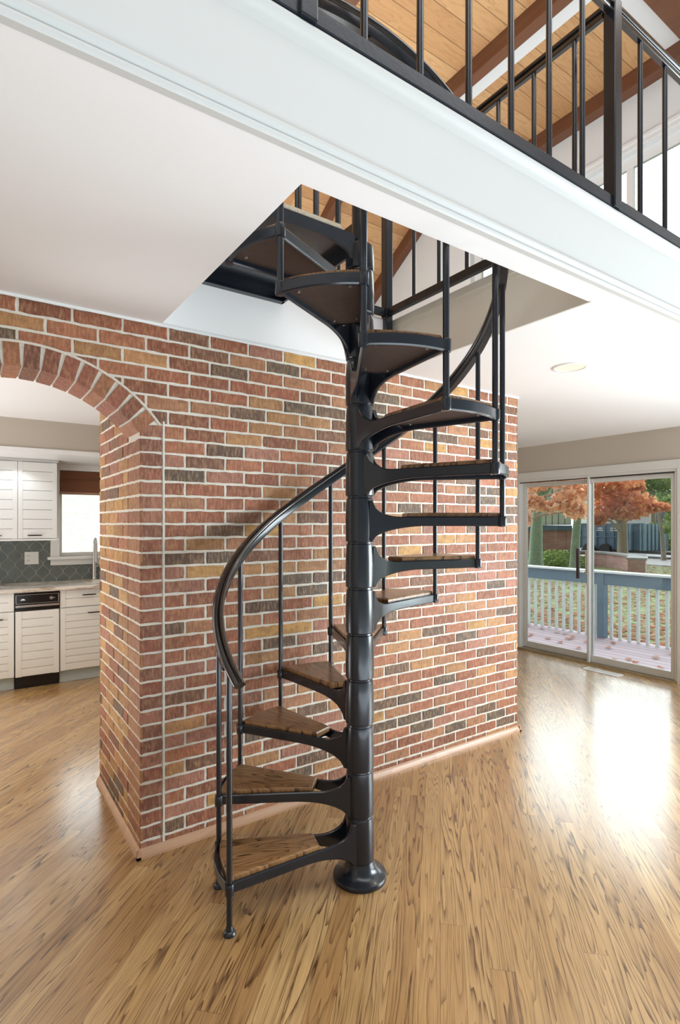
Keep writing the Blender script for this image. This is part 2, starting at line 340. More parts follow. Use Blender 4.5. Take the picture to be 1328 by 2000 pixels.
# ---------------------------------------------------------------- mesh helpers
class MB:
    def __init__(s): s.v = []; s.f = []; s.c = []; s.sm = []
    def add(s, vs, fs, col=None, smooth=False):
        o = len(s.v); s.v += [tuple(v) for v in vs]
        for f in fs:
            s.f.append([i+o for i in f]); s.c.append(col or (1,1,1)); s.sm.append(smooth)
        return s
    def box(s, x0, x1, y0, y1, z0, z1, col=None):
        vs = [(x,y,z) for z in (z0,z1) for y in (y0,y1) for x in (x0,x1)]
        return s.add(vs, [(0,2,3,1),(4,5,7,6),(0,1,5,4),(2,6,7,3),(0,4,6,2),(1,3,7,5)], col)
    def bar(s, a, b, w, h, up=(0,0,1), col=None):      # rectangular bar between two points
        a, b = Vector(a), Vector(b); d = (b-a).normalized(); sd = d.cross(Vector(up)).normalized()*w/2; u = sd.cross(d).normalized()*h/2
        vs = [p+i*sd+j*u for p in (a, b) for j in (-1,1) for i in (-1,1)]
        return s.add(vs, [(0,2,3,1),(4,5,7,6),(0,1,5,4),(2,6,7,3),(0,4,6,2),(1,3,7,5)], col)
    def prism(s, poly, z0, z1, M=None, col=None):      # poly in xy, CCW
        n = len(poly); vs = [(x,y,z0) for x,y in poly]+[(x,y,z1) for x,y in poly]
        if M is not None: vs = [M @ Vector(v) for v in vs]
        return s.add(vs, [tuple(range(n))[::-1], tuple(range(n,2*n))]+[(i,(i+1)%n,n+(i+1)%n,n+i) for i in range(n)], col)
    def lathe(s, prof, seg=40, c=(0,0), cap=True):
        vs = []; fs = []
        for r, z in prof:
            for k in range(seg): vs.append((c[0]+r*math.cos(2*PI*k/seg), c[1]+r*math.sin(2*PI*k/seg), z))
        for i in range(len(prof)-1):
            for k in range(seg):
                a = i*seg+k; b = i*seg+(k+1)%seg; fs.append((a, b, b+seg, a+seg))
        s.add(vs, fs, None, True)
        if cap:
            s.add(vs[:seg], [tuple(range(seg))[::-1]]); s.add(vs[-seg:], [tuple(range(seg))])
        return s
    def tube(s, pts, r, seg=12, cap=True):
        pts = [Vector(p) for p in pts]; rs = r if isinstance(r, (list, tuple)) else [r]*len(pts)
        prev = None; vs = []
        for i, p in enumerate(pts):
            d = (pts[min(i+1, len(pts)-1)]-pts[max(i-1, 0)]).normalized()
            if prev is None:
                prev = d.orthogonal().normalized()
            n = (prev-d*prev.dot(d)).normalized(); prev = n; b = d.cross(n)
            for k in range(seg):
                a = 2*PI*k/seg; vs.append(p+rs[i]*(math.cos(a)*n+math.sin(a)*b))
        fs = [(i*seg+k, i*seg+(k+1)%seg, (i+1)*seg+(k+1)%seg, (i+1)*seg+k) for i in range(len(pts)-1) for k in range(seg)]
        s.add(vs, fs, None, True)
        if cap: s.add(vs[:seg], [tuple(range(seg))[::-1]]); s.add(vs[-seg:], [tuple(range(seg))])
        return s
    def sweep(s, frames, prof, closed_prof=True, cap=True, smooth=True):  # frames: (P, side, up)
        n = len(prof); vs = []
        for P, sd, up in frames:
            for a, b in prof: vs.append(Vector(P)+a*sd+b*up)
        fs = [(i*n+k, i*n+(k+1)%n, (i+1)*n+(k+1)%n, (i+1)*n+k) for i in range(len(frames)-1) for k in range(n)]
        s.add(vs, fs, None, smooth)
        if cap: s.add(vs[:n], [tuple(range(n))[::-1]]); s.add(vs[-n:], [tuple(range(n))])
        return s
    def obj(s, name, mat, parent=None, bevel=0, kind=None, angle=35, origin=None):
        me = bpy.data.meshes.new(name)
        vs = s.v
        if origin is not None: vs = [(v[0]-origin[0], v[1]-origin[1], v[2]-origin[2]) for v in vs]
        me.from_pydata(vs, [], s.f)
        at = me.attributes.new('Col', 'FLOAT_COLOR', 'FACE')
        at.data.foreach_set('color', [q for c in s.c for q in (c[0], c[1], c[2], 1)])
        me.polygons.foreach_set('use_smooth', s.sm); me.update()
        if any(s.sm): me.set_sharp_from_angle(angle=math.radians(angle))
        me.materials.append(MAT[mat] if isinstance(mat, str) else mat)
        o = bpy.data.objects.new(name, me); S.collection.objects.link(o)
        if origin is not None: o.location = origin
        if parent is not None:
            o.parent = parent
            if origin is not None: o.location = Vector(origin)-Vector(parent.location)
            elif not parent.get('_local'): o.location = -Vector(parent.location) if parent.parent is None else (0,0,0)
        if bevel:
            b = o.modifiers.new('bevel', 'BEVEL'); b.width = bevel; b.segments = 2; b.limit_method = 'ANGLE'; b.angle_limit = math.radians(40)
        if kind: o['kind'] = kind
        return o
def box(x0, x1, y0, y1, z0, z1): return MB().box(x0, x1, y0, y1, z0, z1)
def empty(name, loc=(0,0,0), label=None, cat=None, group=None, kind=None):
    o = bpy.data.objects.new(name, None); S.collection.objects.link(o); o.location = loc; o.empty_display_size = .1
    if label: o['label'] = label
    if cat: o['category'] = cat
    if group: o['group'] = group
    if kind: o['kind'] = kind
    return o
def tag(o, label, cat, group=None, kind=None):
    o['label'] = label; o['category'] = cat
    if group: o['group'] = group
    if kind: o['kind'] = kind
    return o
def lab(o, label): o['label'] = label; return o
def panel(mb, axis, c0, c1, a0, a1, z0, z1, holes=()):   # wall slab with rectangular holes; axis 'x': thickness c along x, a along y
    xs = sorted({a0, a1, *[h[0] for h in holes], *[h[1] for h in holes]}); zs = sorted({z0, z1, *[h[2] for h in holes], *[h[3] for h in holes]})
    for i in range(len(xs)-1):
        for j in range(len(zs)-1):
            xm, zm = (xs[i]+xs[i+1])/2, (zs[j]+zs[j+1])/2
            if any(h[0] < xm < h[1] and h[2] < zm < h[3] for h in holes): continue
            if axis == 'x': mb.box(c0, c1, xs[i], xs[i+1], zs[j], zs[j+1])
            else: mb.box(xs[i], xs[i+1], c0, c1, zs[j], zs[j+1])
    return mb

# ---------------------------------------------------------------- dimensions
CZ = 2.44; FZ = 2.75                      # main ceiling, loft floor
XL, XR, YN, YW = .753, 2.158, 1.28, 2.56  # stair opening, brick plane
YF = 1.182; XD = 5.58; YK = 6.4           # loft edge, door wall, kitchen wall
XA, XB, YJ = .665, 3.349, 3.444           # brick block
XLEFT, YB = -3.5, -1.7; YLB = 7.7; RZ = 6.0

# ---------------------------------------------------------------- structure
box(XLEFT, XD, YB, YK, -.12, 0).obj('floor', 'floor', kind='structure')
m = MB()
m.box(XLEFT, XL, YF, YLB, CZ, FZ); m.box(XR, XD, YF, YLB, CZ, FZ); m.box(XL, XR, YF, YN, CZ, FZ); m.box(XL, XR, YW, YLB, CZ, FZ)
m.obj('ceiling', 'ceiling', kind='structure')
# fascia skin, crown moulding under the loft edge and lining of the stair opening
def mould(y0, prof, x0, x1, name, mat):
    m = MB(); n = len(prof)
    vs = [(x, y0+a, b) for x in (x0, x1) for a, b in prof]
    m.add(vs, [(i, (i+1) % n, n+(i+1) % n, n+i) for i in range(n)][::1]+[tuple(range(n))[::-1], tuple(range(n, 2*n))], None, True)
    return m.obj(name, mat, kind='structure', angle=50)
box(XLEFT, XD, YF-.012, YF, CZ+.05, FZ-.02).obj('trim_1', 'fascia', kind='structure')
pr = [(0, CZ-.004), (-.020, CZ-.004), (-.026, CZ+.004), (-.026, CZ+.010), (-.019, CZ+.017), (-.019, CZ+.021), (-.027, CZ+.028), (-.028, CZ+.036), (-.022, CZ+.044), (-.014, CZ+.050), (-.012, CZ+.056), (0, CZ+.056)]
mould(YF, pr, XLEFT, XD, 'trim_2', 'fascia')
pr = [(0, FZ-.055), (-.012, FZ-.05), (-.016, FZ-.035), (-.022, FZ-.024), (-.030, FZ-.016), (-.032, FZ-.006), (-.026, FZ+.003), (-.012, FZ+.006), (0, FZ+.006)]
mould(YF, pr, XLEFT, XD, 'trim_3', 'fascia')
m = MB(); t_ = .006
m.box(XR-t_, XR, YN, YW, CZ+.001, FZ-.07); m.box(XR-t_-.004, XR, YN, YW, FZ-.07, FZ-.045); m.box(XR-t_-.010, XR, YN, YW, FZ-.045, FZ-.004)
m.obj('trim_4', plain('cream_lining_paint', (.80,.775,.68), .5, nscale=3, namp=.02), kind='structure')
m = MB(); m.box(XL, XR-t_-.010, YW-t_, YW, CZ+.012, FZ-.004); m.box(XL, XL+t_, YN, YW-t_, CZ+.001, FZ-.004); m.box(XL+t_, XR-t_-.01, YN, YN+t_, CZ+.001, FZ-.004)
m.obj('trim_5', 'ceiling', kind='structure')
box(XA-.6, XB, YW-.013, YW-.009, CZ-.012, CZ).obj('trim_6', 'white', kind='structure')

# door wall, with slider, loft window and an unseen window added for light
DY0, DY1, DZ = 2.45, 4.27, 2.03
LW = (1.9, 5.0, 3.35, 5.28)
m = MB()
panel(m, 'x', XD, XD+.16, YB, YLB, -.12, CZ, [(DY0, DY1, -.12, DZ), (-.9, 1.7, .5, 2.1)])
m.obj('wall_right', 'taupe', kind='structure')
m = MB(); panel(m, 'x', XD, XD+.16, YB, YLB, CZ, RZ+.1, [LW]); m.obj('wall_right_upper', 'loftwall', kind='structure')
m = MB(); panel(m, 'y', YK, YK+.16, XLEFT, XD, -.12, CZ, [(.84, 1.80, 1.175, 2.08)])
m.obj('wall_kitchen', 'taupe', kind='structure')
m = MB(); m.box(XLEFT-.16, XLEFT, YB, YK+.16, -.12, FZ); m.box(XLEFT-.16, XLEFT, YB, YLB, FZ, RZ+.1); m.obj('wall_left', 'taupe', kind='structure')
m = MB(); m.box(XLEFT, XD, YLB, YLB+.16, CZ, 5.1); m.obj('wall_loft_back', 'loftwall', kind='structure')
# kitchen soffit over the wall cabinets
box(XLEFT, 2.6, 5.52, YK, 2.185, CZ).obj('wall_soffit', 'taupe', kind='structure')
box(XLEFT, 2.6, 5.505, YK, 2.145, 2.185).obj('trim_7', 'white', kind='structure')
# loft roof: flat boards, then falling 31 degrees to the back
KY = 5.9; kz = RZ; ez = RZ-(YLB-KY)*math.tan(math.radians(31))
m = MB(); m.box(XLEFT, XD, YB, KY, RZ, RZ+.1)
m.add([(XLEFT,KY,kz),(XD,KY,kz),(XD,YLB+.2,ez-.12),(XLEFT,YLB+.2,ez-.12),(XLEFT,KY,kz+.1),(XD,KY,kz+.1),(XD,YLB+.2,ez-.02),(XLEFT,YLB+.2,ez-.02)], [(0,3,2,1),(4,5,6,7),(0,1,5,4),(2,3,7,6)])
m.obj('ceiling_loft', 'pine', kind='structure')
for i, bx in enumerate((-1.64, -.19, 1.20, 2.65, 4.10, 5.515)):
    m = MB(); w = .055 if i < 5 else .065
    sl = math.tan(math.radians(31))
    prof = [(2.235, RZ), (KY, RZ), (YLB, ez), (YLB, ez-.17), (KY-.03, RZ-.16), (2.235, RZ-.16)]
    n = len(prof); vs = [(x, a, b) for x in (bx-w, bx+w) for a, b in prof]
    m.add(vs, [tuple(range(n)), tuple(range(n, 2*n))[::-1]]+[(i_, n+i_, n+(i_+1) % n, (i_+1) % n) for i_ in range(n)])
    tag(m.obj('ceiling_beam', 'beam'), ['dark brown rafter, far left over the loft', 'dark brown rafter over the loft left of the stair', 'dark brown rafter above the spiral stair', 'reddish brown rafter glimpsed above the curved handrail at the top of the photo', 'wide reddish brown rafter crossing behind the middle loft balusters', 'dark brown rafter against the pale gable wall above the upper window'][i], 'beam', 'rafters under the loft roof')
tag(box(XLEFT, XD, 2.0, 2.235, RZ-.28, RZ).obj('ridge_beam', 'beam'), 'dark brown main beam at the top right corner, running across the rafters', 'beam')
m = MB(); m.box(4.16, 4.42, 2.62, KY-.05, RZ-.018, RZ); m.box(4.16, 5.45, 2.235, 2.62, RZ-.018, RZ)  # thin pale strips laid in an L over the pine boards
m.obj('pale_ceiling_strip', 'loftwall', kind='structure')

# ---------------------------------------------------------------- brick walls
PAL = [((.33,.105,.055), 10), ((.40,.145,.075), 9), ((.44,.20,.10), 8), ((.50,.25,.10), 6), ((.60,.33,.10), 3), ((.27,.09,.05), 6), ((.20,.09,.055), 5), ((.135,.085,.058), 5), ((.105,.085,.062), 6), ((.40,.17,.12), 7)]
PW = [w for _, w in PAL]
def bcol(warm=0, tan=False):
    if tan and random.random() < .45: c = random.choice([(.50,.27,.09), (.45,.22,.08), (.56,.33,.13)])
    else: c = random.choices([p for p, _ in PAL], PW)[0]
    k = random.uniform(.85, 1.18); return tuple(min(1, q*k) for q in c)
CO = .0667; JT = .0118
class Plane:   # local (a along, z up, d outward) -> world
    def __init__(s, o, u, n): s.o, s.u, s.n = Vector(o), Vector(u), Vector(n)
    def P(s, a, z, d): return s.o+s.u*a+s.n*d+Vector((0, 0, z))
def brick(mb, pl, a0, a1, z0, z1, col, ext=.0, poly=None):
    flip = pl.u.cross(Vector((0,0,1))).dot(pl.n) < 0
    if poly is None:
        if a1-a0 < .012: return
        nx = max(2, int((a1-a0)/.035)+1)
        j = lambda: random.uniform(-.0022, .0022)
        poly = [(a0+(a1-a0)*i/nx+(j()/2), z0+j()) for i in range(nx)]+[(a1+j()/2, z0+j()), (a1+j(), (z0+z1)/2)]+[(a1-(a1-a0)*i/nx+j()/2, z1+j()) for i in range(nx)]+[(a0+j()/2, z1+j()), (a0+j(), (z0+z1)/2)]
    cx = sum(p[0] for p in poly)/len(poly); cz = sum(p[1] for p in poly)/len(poly); n = len(poly)
    fr = ext+random.uniform(-.0012, .0012)
    def ins(p, d):
        vx, vz = p[0]-cx, p[1]-cz; return (p[0]-math.copysign(min(d, abs(vx)), vx), p[1]-math.copysign(min(d, abs(vz)), vz))
    rings = [[pl.P(p[0], p[1], fr-.012) for p in poly], [pl.P(p[0], p[1], fr-.0025) for p in poly], [pl.P(*ins(p, .0025), fr) for p in poly]]
    vs = rings[0]+rings[1]+rings[2]; fs = [tuple(range(2*n, 3*n))]
    for r in (0, 1): fs += [(r*n+i, r*n+(i+1) % n, (r+1)*n+(i+1) % n, (r+1)*n+i) for i in range(n)]
    if flip: fs = [f[::-1] for f in fs]
    mb.add(vs, fs, col)
def course_run(mb, pl, a0, a1, r, z0, z1, shift, unit=.2035, tan=False, clip=None):
    a = a0-unit+((shift % 1) * unit)
    while a < a1:
        b0, b1 = max(a, a0), min(a+unit-JT, a1 if a+unit > a1 else a1)
        b1 = min(a+unit-JT, a1)
        if b1-b0 > .02:
            if clip is None: brick(mb, pl, b0, b1, z0, z1, bcol(tan=tan))
            else: clip(mb, pl, b0, b1, z0, z1, bcol(tan=tan))
        a += unit
AC = (.2, 1.567); RI, RO = .59, .68
def arch_z(x, R):
    q = R*R-(x-AC[0])**2
    return AC[1]+math.sqrt(q) if q > 0 else -1
def clip_arch(mb, pl, b0, b1, z0, z1, col):      # keeps what lies outside the ring
    R = RO+.012
    if min(arch_z(b0, R), arch_z(b1, R)) > z1 and arch_z((b0+b1)/2, R) > z1: return
    if max(arch_z(b0, R), arch_z(b1, R), arch_z((b0+b1)/2, R)) < z0: return brick(mb, pl, b0, b1, z0, z1, col)
    N = 14; xs = [b0+(b1-b0)*i/N for i in range(N+1)]; ok = [(x, max(z0, arch_z(x, R))) for x in xs if max(z0, arch_z(x, R)) < z1-.004]
    if len(ok) < 3: return
    poly = [(x, z) for x, z in ok]+[(ok[-1][0], z1), (ok[0][0], z1)]
    brick(mb, pl, 0, 0, 0, 0, col, poly=poly)
F = Plane((0, YW, 0), (1, 0, 0), (0, -1, 0)); bm = MB()
NR = 37
for r in range(NR):
    z0 = .008+r*CO*.9865; z1 = min(z0+CO*.9865-JT, CZ-.004)
    sh = .5 if r % 2 else 0
    if z0 < 1.945:
        brick(bm, F, XA, .765, z0, z1, random.choice([(.36,.12,.075), (.31,.10,.06), (.38,.15,.10), (.24,.09,.06)]))
        course_run(bm, F, .778, XB, r, z0, z1, sh)
        course_run(bm, F, XLEFT+.01, -.265, r, z0, z1, sh+.3)
    else:
        course_run(bm, F, XLEFT+.01, XB, r, z0, z1, sh+.08, clip=clip_arch)
# jamb facing the kitchen passage
J = Plane((XA, 0, 0), (0, 1, 0), (-1, 0, 0))
for r in range(NR):
    z0 = .008+r*CO*.9865; z1 = min(z0+CO*.9865-JT, CZ-.004); sh = .5 if r % 2 else 0
    if z0 < 1.90:
        brick(bm, J, YW, 2.775, z0, z1, random.choice([(.36,.14,.07), (.42,.18,.08), (.30,.11,.06), (.46,.22,.10)]))
    course_run(bm, J, 2.785, YJ, r, z0, z1, sh+.5, tan=True)
# end of the block, facing the slider, and its back
Rr = Plane((XB, 0, 0), (0, 1, 0), (1, 0, 0)); Bk = Plane((0, YJ, 0), (1, 0, 0), (0, 1, 0))
for r in range(NR):
    z0 = .008+r*CO*.9865; z1 = min(z0+CO*.9865-JT, CZ-.004); sh = .5 if r % 2 else 0
    course_run(bm, Rr, YW, YJ, r, z0, z1, sh); course_run(bm, Bk, XA, XB, r, z0, z1, sh+.2)
# ring of upright arch bricks, full depth of the arch wall
a_end = math.acos((XA-AC[0])/RI)
NV = 16; da = (PI-2*a_end)/NV
for k in range(NV):
    t0 = a_end+k*da; t1 = t0+da
    bw = .058/2
    tm = (t0+t1)/2; c = random.choice([(.34,.11,.07), (.26,.085,.055), (.40,.16,.08), (.20,.075,.05)])
    er, et = Vector((math.cos(tm), 0, math.sin(tm))), Vector((-math.sin(tm), 0, math.cos(tm)))
    O = Vector((AC[0], 0, AC[1])); inner, outer = RI-.004, RO+.002; vs = []
    for y in (YW-.001, YW+.222):
        for rr_, sg in ((inner, -1), (outer, -1), (outer, 1), (inner, 1)):
            p = O+er*rr_+et*sg*(bw*(1.0 if rr_ > RI+.01 else .985)); vs.append((p.x, y+random.uniform(-.001, .001), p.z))
    bm.add(vs, [(0,3,2,1), (4,5,6,7), (0,1,5,4), (1,2,6,5), (2,3,7,6), (3,0,4,7)], c)
    # header brick tone on the soffit
bw_root = empty('wall_brick', (0,0,0), kind='structure')
bm.obj('brickwork', 'brick', bw_root)
mm = MB(); g = .004
mm.box(XA+g, XB-g, YW+g, YJ-g, 0, CZ)
mm.box(XLEFT+.005, -.265-g, YW+g, YW+.22, 0, CZ)
N = 48; xs = [-.265-g+(XA+2*g+.265)*i/N for i in range(N+1)]
for i in range(N):
    xa, xb = xs[i], xs[i+1]; za, zb = (max(1.93, arch_z(x, RI+g)) for x in (xa, xb))
    mm.add([(xa,YW+g,za),(xb,YW+g,zb),(xb,YW+g,CZ),(xa,YW+g,CZ),(xa,YW+.22,za),(xb,YW+.22,zb),(xb,YW+.22,CZ),(xa,YW+.22,CZ)], [(0,1,2,3),(4,7,6,5),(0,4,5,1)])
# raised mortar bead following the pier joint and the ring
for z in range(0, 29): mm.box(.7675+random.uniform(-.001,.001), .7765+random.uniform(-.001,.001), YW-.0015, YW+.012, .02+z*.068, .02+(z+1)*.068)
ring = [(AC[0]+(RO+.008)*math.cos(a), YW+.003, AC[1]+(RO+.008)*math.sin(a)) for a in [a_end-.03+(PI-2*a_end+.06)*i/60 for i in range(61)]]
mm.tube(ring, .007, 8)
mm.obj('mortar', 'mortar', bw_root)
m = MB()
def qround(a, b, nrm):
    a, b, nrm = Vector(a), Vector(b), Vector(nrm); d = (b-a).normalized()
    pr = [(0, 0), (.019, 0), (.019, .012), (.015, .024), (.009, .034), (.002, .042), (0, .042)]
    fr = [(p, nrm, Vector((0,0,1))) for p in (a, b)]
    m.sweep(fr, pr, smooth=False)
qround((XA-.019, YW, 0), (XB+.019, YW, 0), (0,-1,0)); qround((XA, YW-.019, 0), (XA, YJ, 0), (-1,0,0)); qround((XB, YW-.019, 0), (XB, YJ, 0), (1,0,0))
m.obj('baseboard_brick', 'basetrim', kind='structure')
m = MB(); m.box(XD-.014, XD, YB, DY0-.08, 0, .09); m.box(XD-.014, XD, DY1+.08, YK, 0, .09); m.obj('baseboard_right', 'white', kind='structure')

# ---------------------------------------------------------------- sliding door
d1 = empty('door_1', (XD, 3.36, 0), kind='structure')
m = MB(); c = .075   # casing and outer frame
m.box(XD-.018, XD+.002, DY0-c, DY0, 0, DZ+.10); m.box(XD-.018, XD+.002, DY1, DY1+c, 0, DZ+.10); m.box(XD-.018, XD+.002, DY0, DY1, DZ+.015, DZ+.10)
m.box(XD, XD+.12, DY0, DY0+.03, 0, DZ); m.box(XD, XD+.12, DY1-.03, DY1, 0, DZ); m.box(XD-.005, XD+.12, DY0, DY1, DZ-.012, DZ+.02)
m.box(XD-.01, XD+.02, 3.335, 3.36, .02, DZ)
m.obj('door_frame', 'doorframe', d1, bevel=.003)
box(XD-.012, XD+.12, DY0, DY1, -.002, .022).obj('track', 'brass', d1, bevel=.003)
box(XD-.001, XD+.03, DY0+.03, DY1-.03, DZ-.022, DZ-.012).obj('head_gap', 'groove', d1)  # dark strip filling the gap above the door panels
def leaf(name, y0, y1, x):
    m = MB(); s_ = .045
    m.box(x, x+.03, y0, y0+s_, .022, DZ-.022); m.box(x, x+.03, y1-s_, y1, .022, DZ-.022)
    m.box(x, x+.03, y0+s_, y1-s_, .022, .095); m.box(x, x+.03, y0+s_, y1-s_, DZ-.07, DZ-.022)
    o = m.obj(name, 'doorframe', d1, bevel=.004)
    g_ = box(x+.012, x+.018, y0+s_, y1-s_, .095, DZ-.07).obj('glass_pane', 'glass', o)
    g_.location = (0, 0, 0); return o
leaf('sliding_panel', 3.345, 4.24, XD+.075); leaf('fixed_panel', 2.48, 3.385, XD+.025)
m = MB(); m.box(XD-.055, XD-.030, 3.432, 3.462, .92, 1.25)
lab(m.obj('handle', plain('dark_plum_handle', (.035,.015,.02), .35, nscale=8, namp=.2), d1, bevel=.005), 'dark upright pull handle')
m = MB(); [m.box(XD-.035, XD+.075, 3.395, 3.447, z, z+.012) for z in (.985, 1.165)]; m.box(XD+.02, XD+.076, 3.385, 3.40, .96, 1.21); m.obj('handle_bracket', 'doorframe', d1)
# loft window
def window(name, x, y0, y1, z0, z1, mull, inner=.07, casing=.09):
    w = empty(name, (x, y0, z0), kind='structure'); m = MB()
    for a, b, c_, d in ((y0-casing, y0, z0-casing, z1+casing), (y1, y1+casing, z0-casing, z1+casing), (y0, y1, z1, z1+casing), (y0, y1, z0-casing, z0)):
        m.box(x-.022, x, a, b, c_, d)
    m.box(x-.034, x-.022, y0-casing-.01, y1+casing+.01, z1+casing-.025, z1+casing+.008)
    m.box(x-.03, x-.022, y0-.03, y1+.03, z1+.012, z1+.03)
    m.obj('window_frame', 'white', w, bevel=.002)
    m = MB(); m.box(x+.05, x+.10, y0, y0+inner, z0, z1); m.box(x+.05, x+.10, y1-inner, y1, z0, z1); m.box(x+.05, x+.10, y0, y1, z1-inner, z1); m.box(x+.05, x+.10, y0, y1, z0, z0+inner)
    for y in mull: m.box(x+.051, x+.099, y-.035, y+.035, z0+inner, z1-inner)
    m.obj('sash', 'white', w, bevel=.004)
    box(x+.072, x+.078, y0+inner, y1-inner, z0+inner, z1-inner).obj('glass_pane', 'glass', w)
    return w
window('window_2', XD, *LW, mull=(2.93, 3.97), inner=.12)
window('window_3', XD, -.9, 1.7, .5, 2.1, mull=(.4,))
# kitchen window
w = empty('window_1', (.84, YK, 1.175), kind='structure'); m = MB()
m.box(.755, .84, YK-.024, YK, 1.13, 2.145); m.box(1.80, 1.885, YK-.024, YK, 1.13, 2.145); m.box(.84, 1.80, YK-.024, YK, 2.08, 2.145)
m.box(.84, .87, YK+.03, YK+.08, 1.175, 2.08); m.box(1.77, 1.80, YK+.03, YK+.08, 1.175, 2.08); m.box(.87, 1.77, YK+.03, YK+.08, 2.05, 2.08); m.box(.87, 1.77, YK+.03, YK+.08, 1.175, 1.215)
m.obj('window_frame', 'white', w, bevel=.003)
m = MB(); m.box(.725, 1.92, YK-.065, YK+.03, 1.145, 1.175); m.box(.755, 1.89, YK-.03, YK, 1.085, 1.145); m.obj('window_sill', 'white', w, bevel=.005)
box(.87, 1.77, YK+.052, YK+.058, 1.215, 2.05).obj('glass_pane', 'glass', w)
# roman blind
bl = empty('window_blind', (1.32, YK-.03, 1.83), 'brown folded roman blind at the top of the kitchen window', 'blind')
m = MB(); m.box(.85, 1.79, YK+.004, YK+.014, 1.86, 2.075); m.obj('blind_fabric', 'blind', bl, bevel=.002)
m = MB(); m.box(.85, 1.79, YK-.008, YK+.004, 1.965, 1.985); m.box(.85, 1.79, YK-.012, YK+.004, 1.855, 1.97); m.obj('blind_fold', 'blind', bl, bevel=.004)
lab(box(.845, 1.795, YK-.018, YK+.016, 1.828, 1.855).obj('bottom_rail', plain('pale_wood_lath', (.42,.24,.17), .5, nscale=20, namp=.1), bl, bevel=.005), 'paler wooden bottom rail')

# ---------------------------------------------------------------- recessed ceiling light
cl = empty('ceiling_light', (2.948, 1.883, CZ), 'round recessed ceiling light glowing warm to the right of the spiral stair', 'light')
MB().lathe([(.082, CZ), (.100, CZ), (.101, CZ-.004), (.094, CZ-.007), (.084, CZ-.006), (.082, CZ)], 40, (2.948, 1.883), False).obj('trim_ring', 'white', cl)
MB().lathe([(.001, CZ-.0012), (.083, CZ-.0012)], 40, (2.948, 1.883), False).obj('diffuser', 'lamp', cl)
def spot(name, loc, pw, col=(1,.78,.5), size=2.4, blend=.8, r=.06):
    l = bpy.data.lights.new(name, 'SPOT'); l.energy = pw; l.color = col; l.spot_size = size; l.spot_blend = blend; l.shadow_soft_size = r
    o = bpy.data.objects.new(name, l); S.collection.objects.link(o); o.location = loc; return o
spot('recessed_lamp', (2.948, 1.883, CZ-.02), 14, (1,.84,.62))
for i, (x, y) in enumerate(((.1, 4.2), (-1.3, 4.2), (-1.3, 5.0), (1.6, 4.6))):
    k = empty('kitchen_downlight', (x, y, CZ), 'round recessed downlight in the kitchen ceiling, ' + ['nearest the brick arch', 'left of the one nearest the arch', 'nearest the wall cabinets', 'above the sink side of the kitchen'][i], 'light', 'kitchen ceiling downlights')
    MB().lathe([(.082, CZ), (.1, CZ), (.1, CZ-.005), (.084, CZ-.005)], 32, (x, y), False).obj('trim_ring', 'white', k)
    MB().lathe([(.001, CZ-.0012), (.083, CZ-.0012)], 32, (x, y), False).obj('diffuser', 'lamp', k)
    spot('kitchen_lamp', (x, y, CZ-.02), 30, (1,.80,.55))
spot('soffit_lamp', (.40, 5.86, 2.14), 7, (.95,.98,1), 2.3, .5, .03); spot('soffit_lamp', (-.5, 5.86, 2.14), 7, (.95,.98,1), 2.3, .5, .03)
spot('soffit_lamp', (1.32, 5.9, 2.14), 6, (1,.92,.8), 2.3, .5, .03)

# ---------------------------------------------------------------- spiral staircase
CX, CY = 1.4077, 1.8897; A0, DA = 179.3, 27.71; RB = .595
zt = lambda n: -.008+.1944*n
ang = lambda n: math.radians(A0-DA*n)
stair = empty('spiral_staircase', (CX, CY, 0), 'black cast iron spiral staircase with oak treads rising through the ceiling opening', 'staircase')
def sp(o, n=None): o.parent = stair; o.location = (0,0,0) if n is None else n; return o
lab(sp(MB().lathe([(.113, 0), (.115, .003), (.115, .015), (.112, .021), (.104, .025), (.092, .030), (.080, .038), (.071, .048), (.0655, .060), (.062, .072), (.060, .081)], 56).obj('base_flange', 'iron')), 'flared round foot of the column')
sp(MB().tube([(0,0,.05), (0,0,2.70)], .052, 32).obj('column', 'iron'))
sp(MB().lathe([(.034, 2.62), (.034, 3.60), (.040, 3.605), (.042, 3.63), (.036, 3.66), (.018, 3.68), (.001, 3.685)], 32).obj('upper_pole', 'iron'))
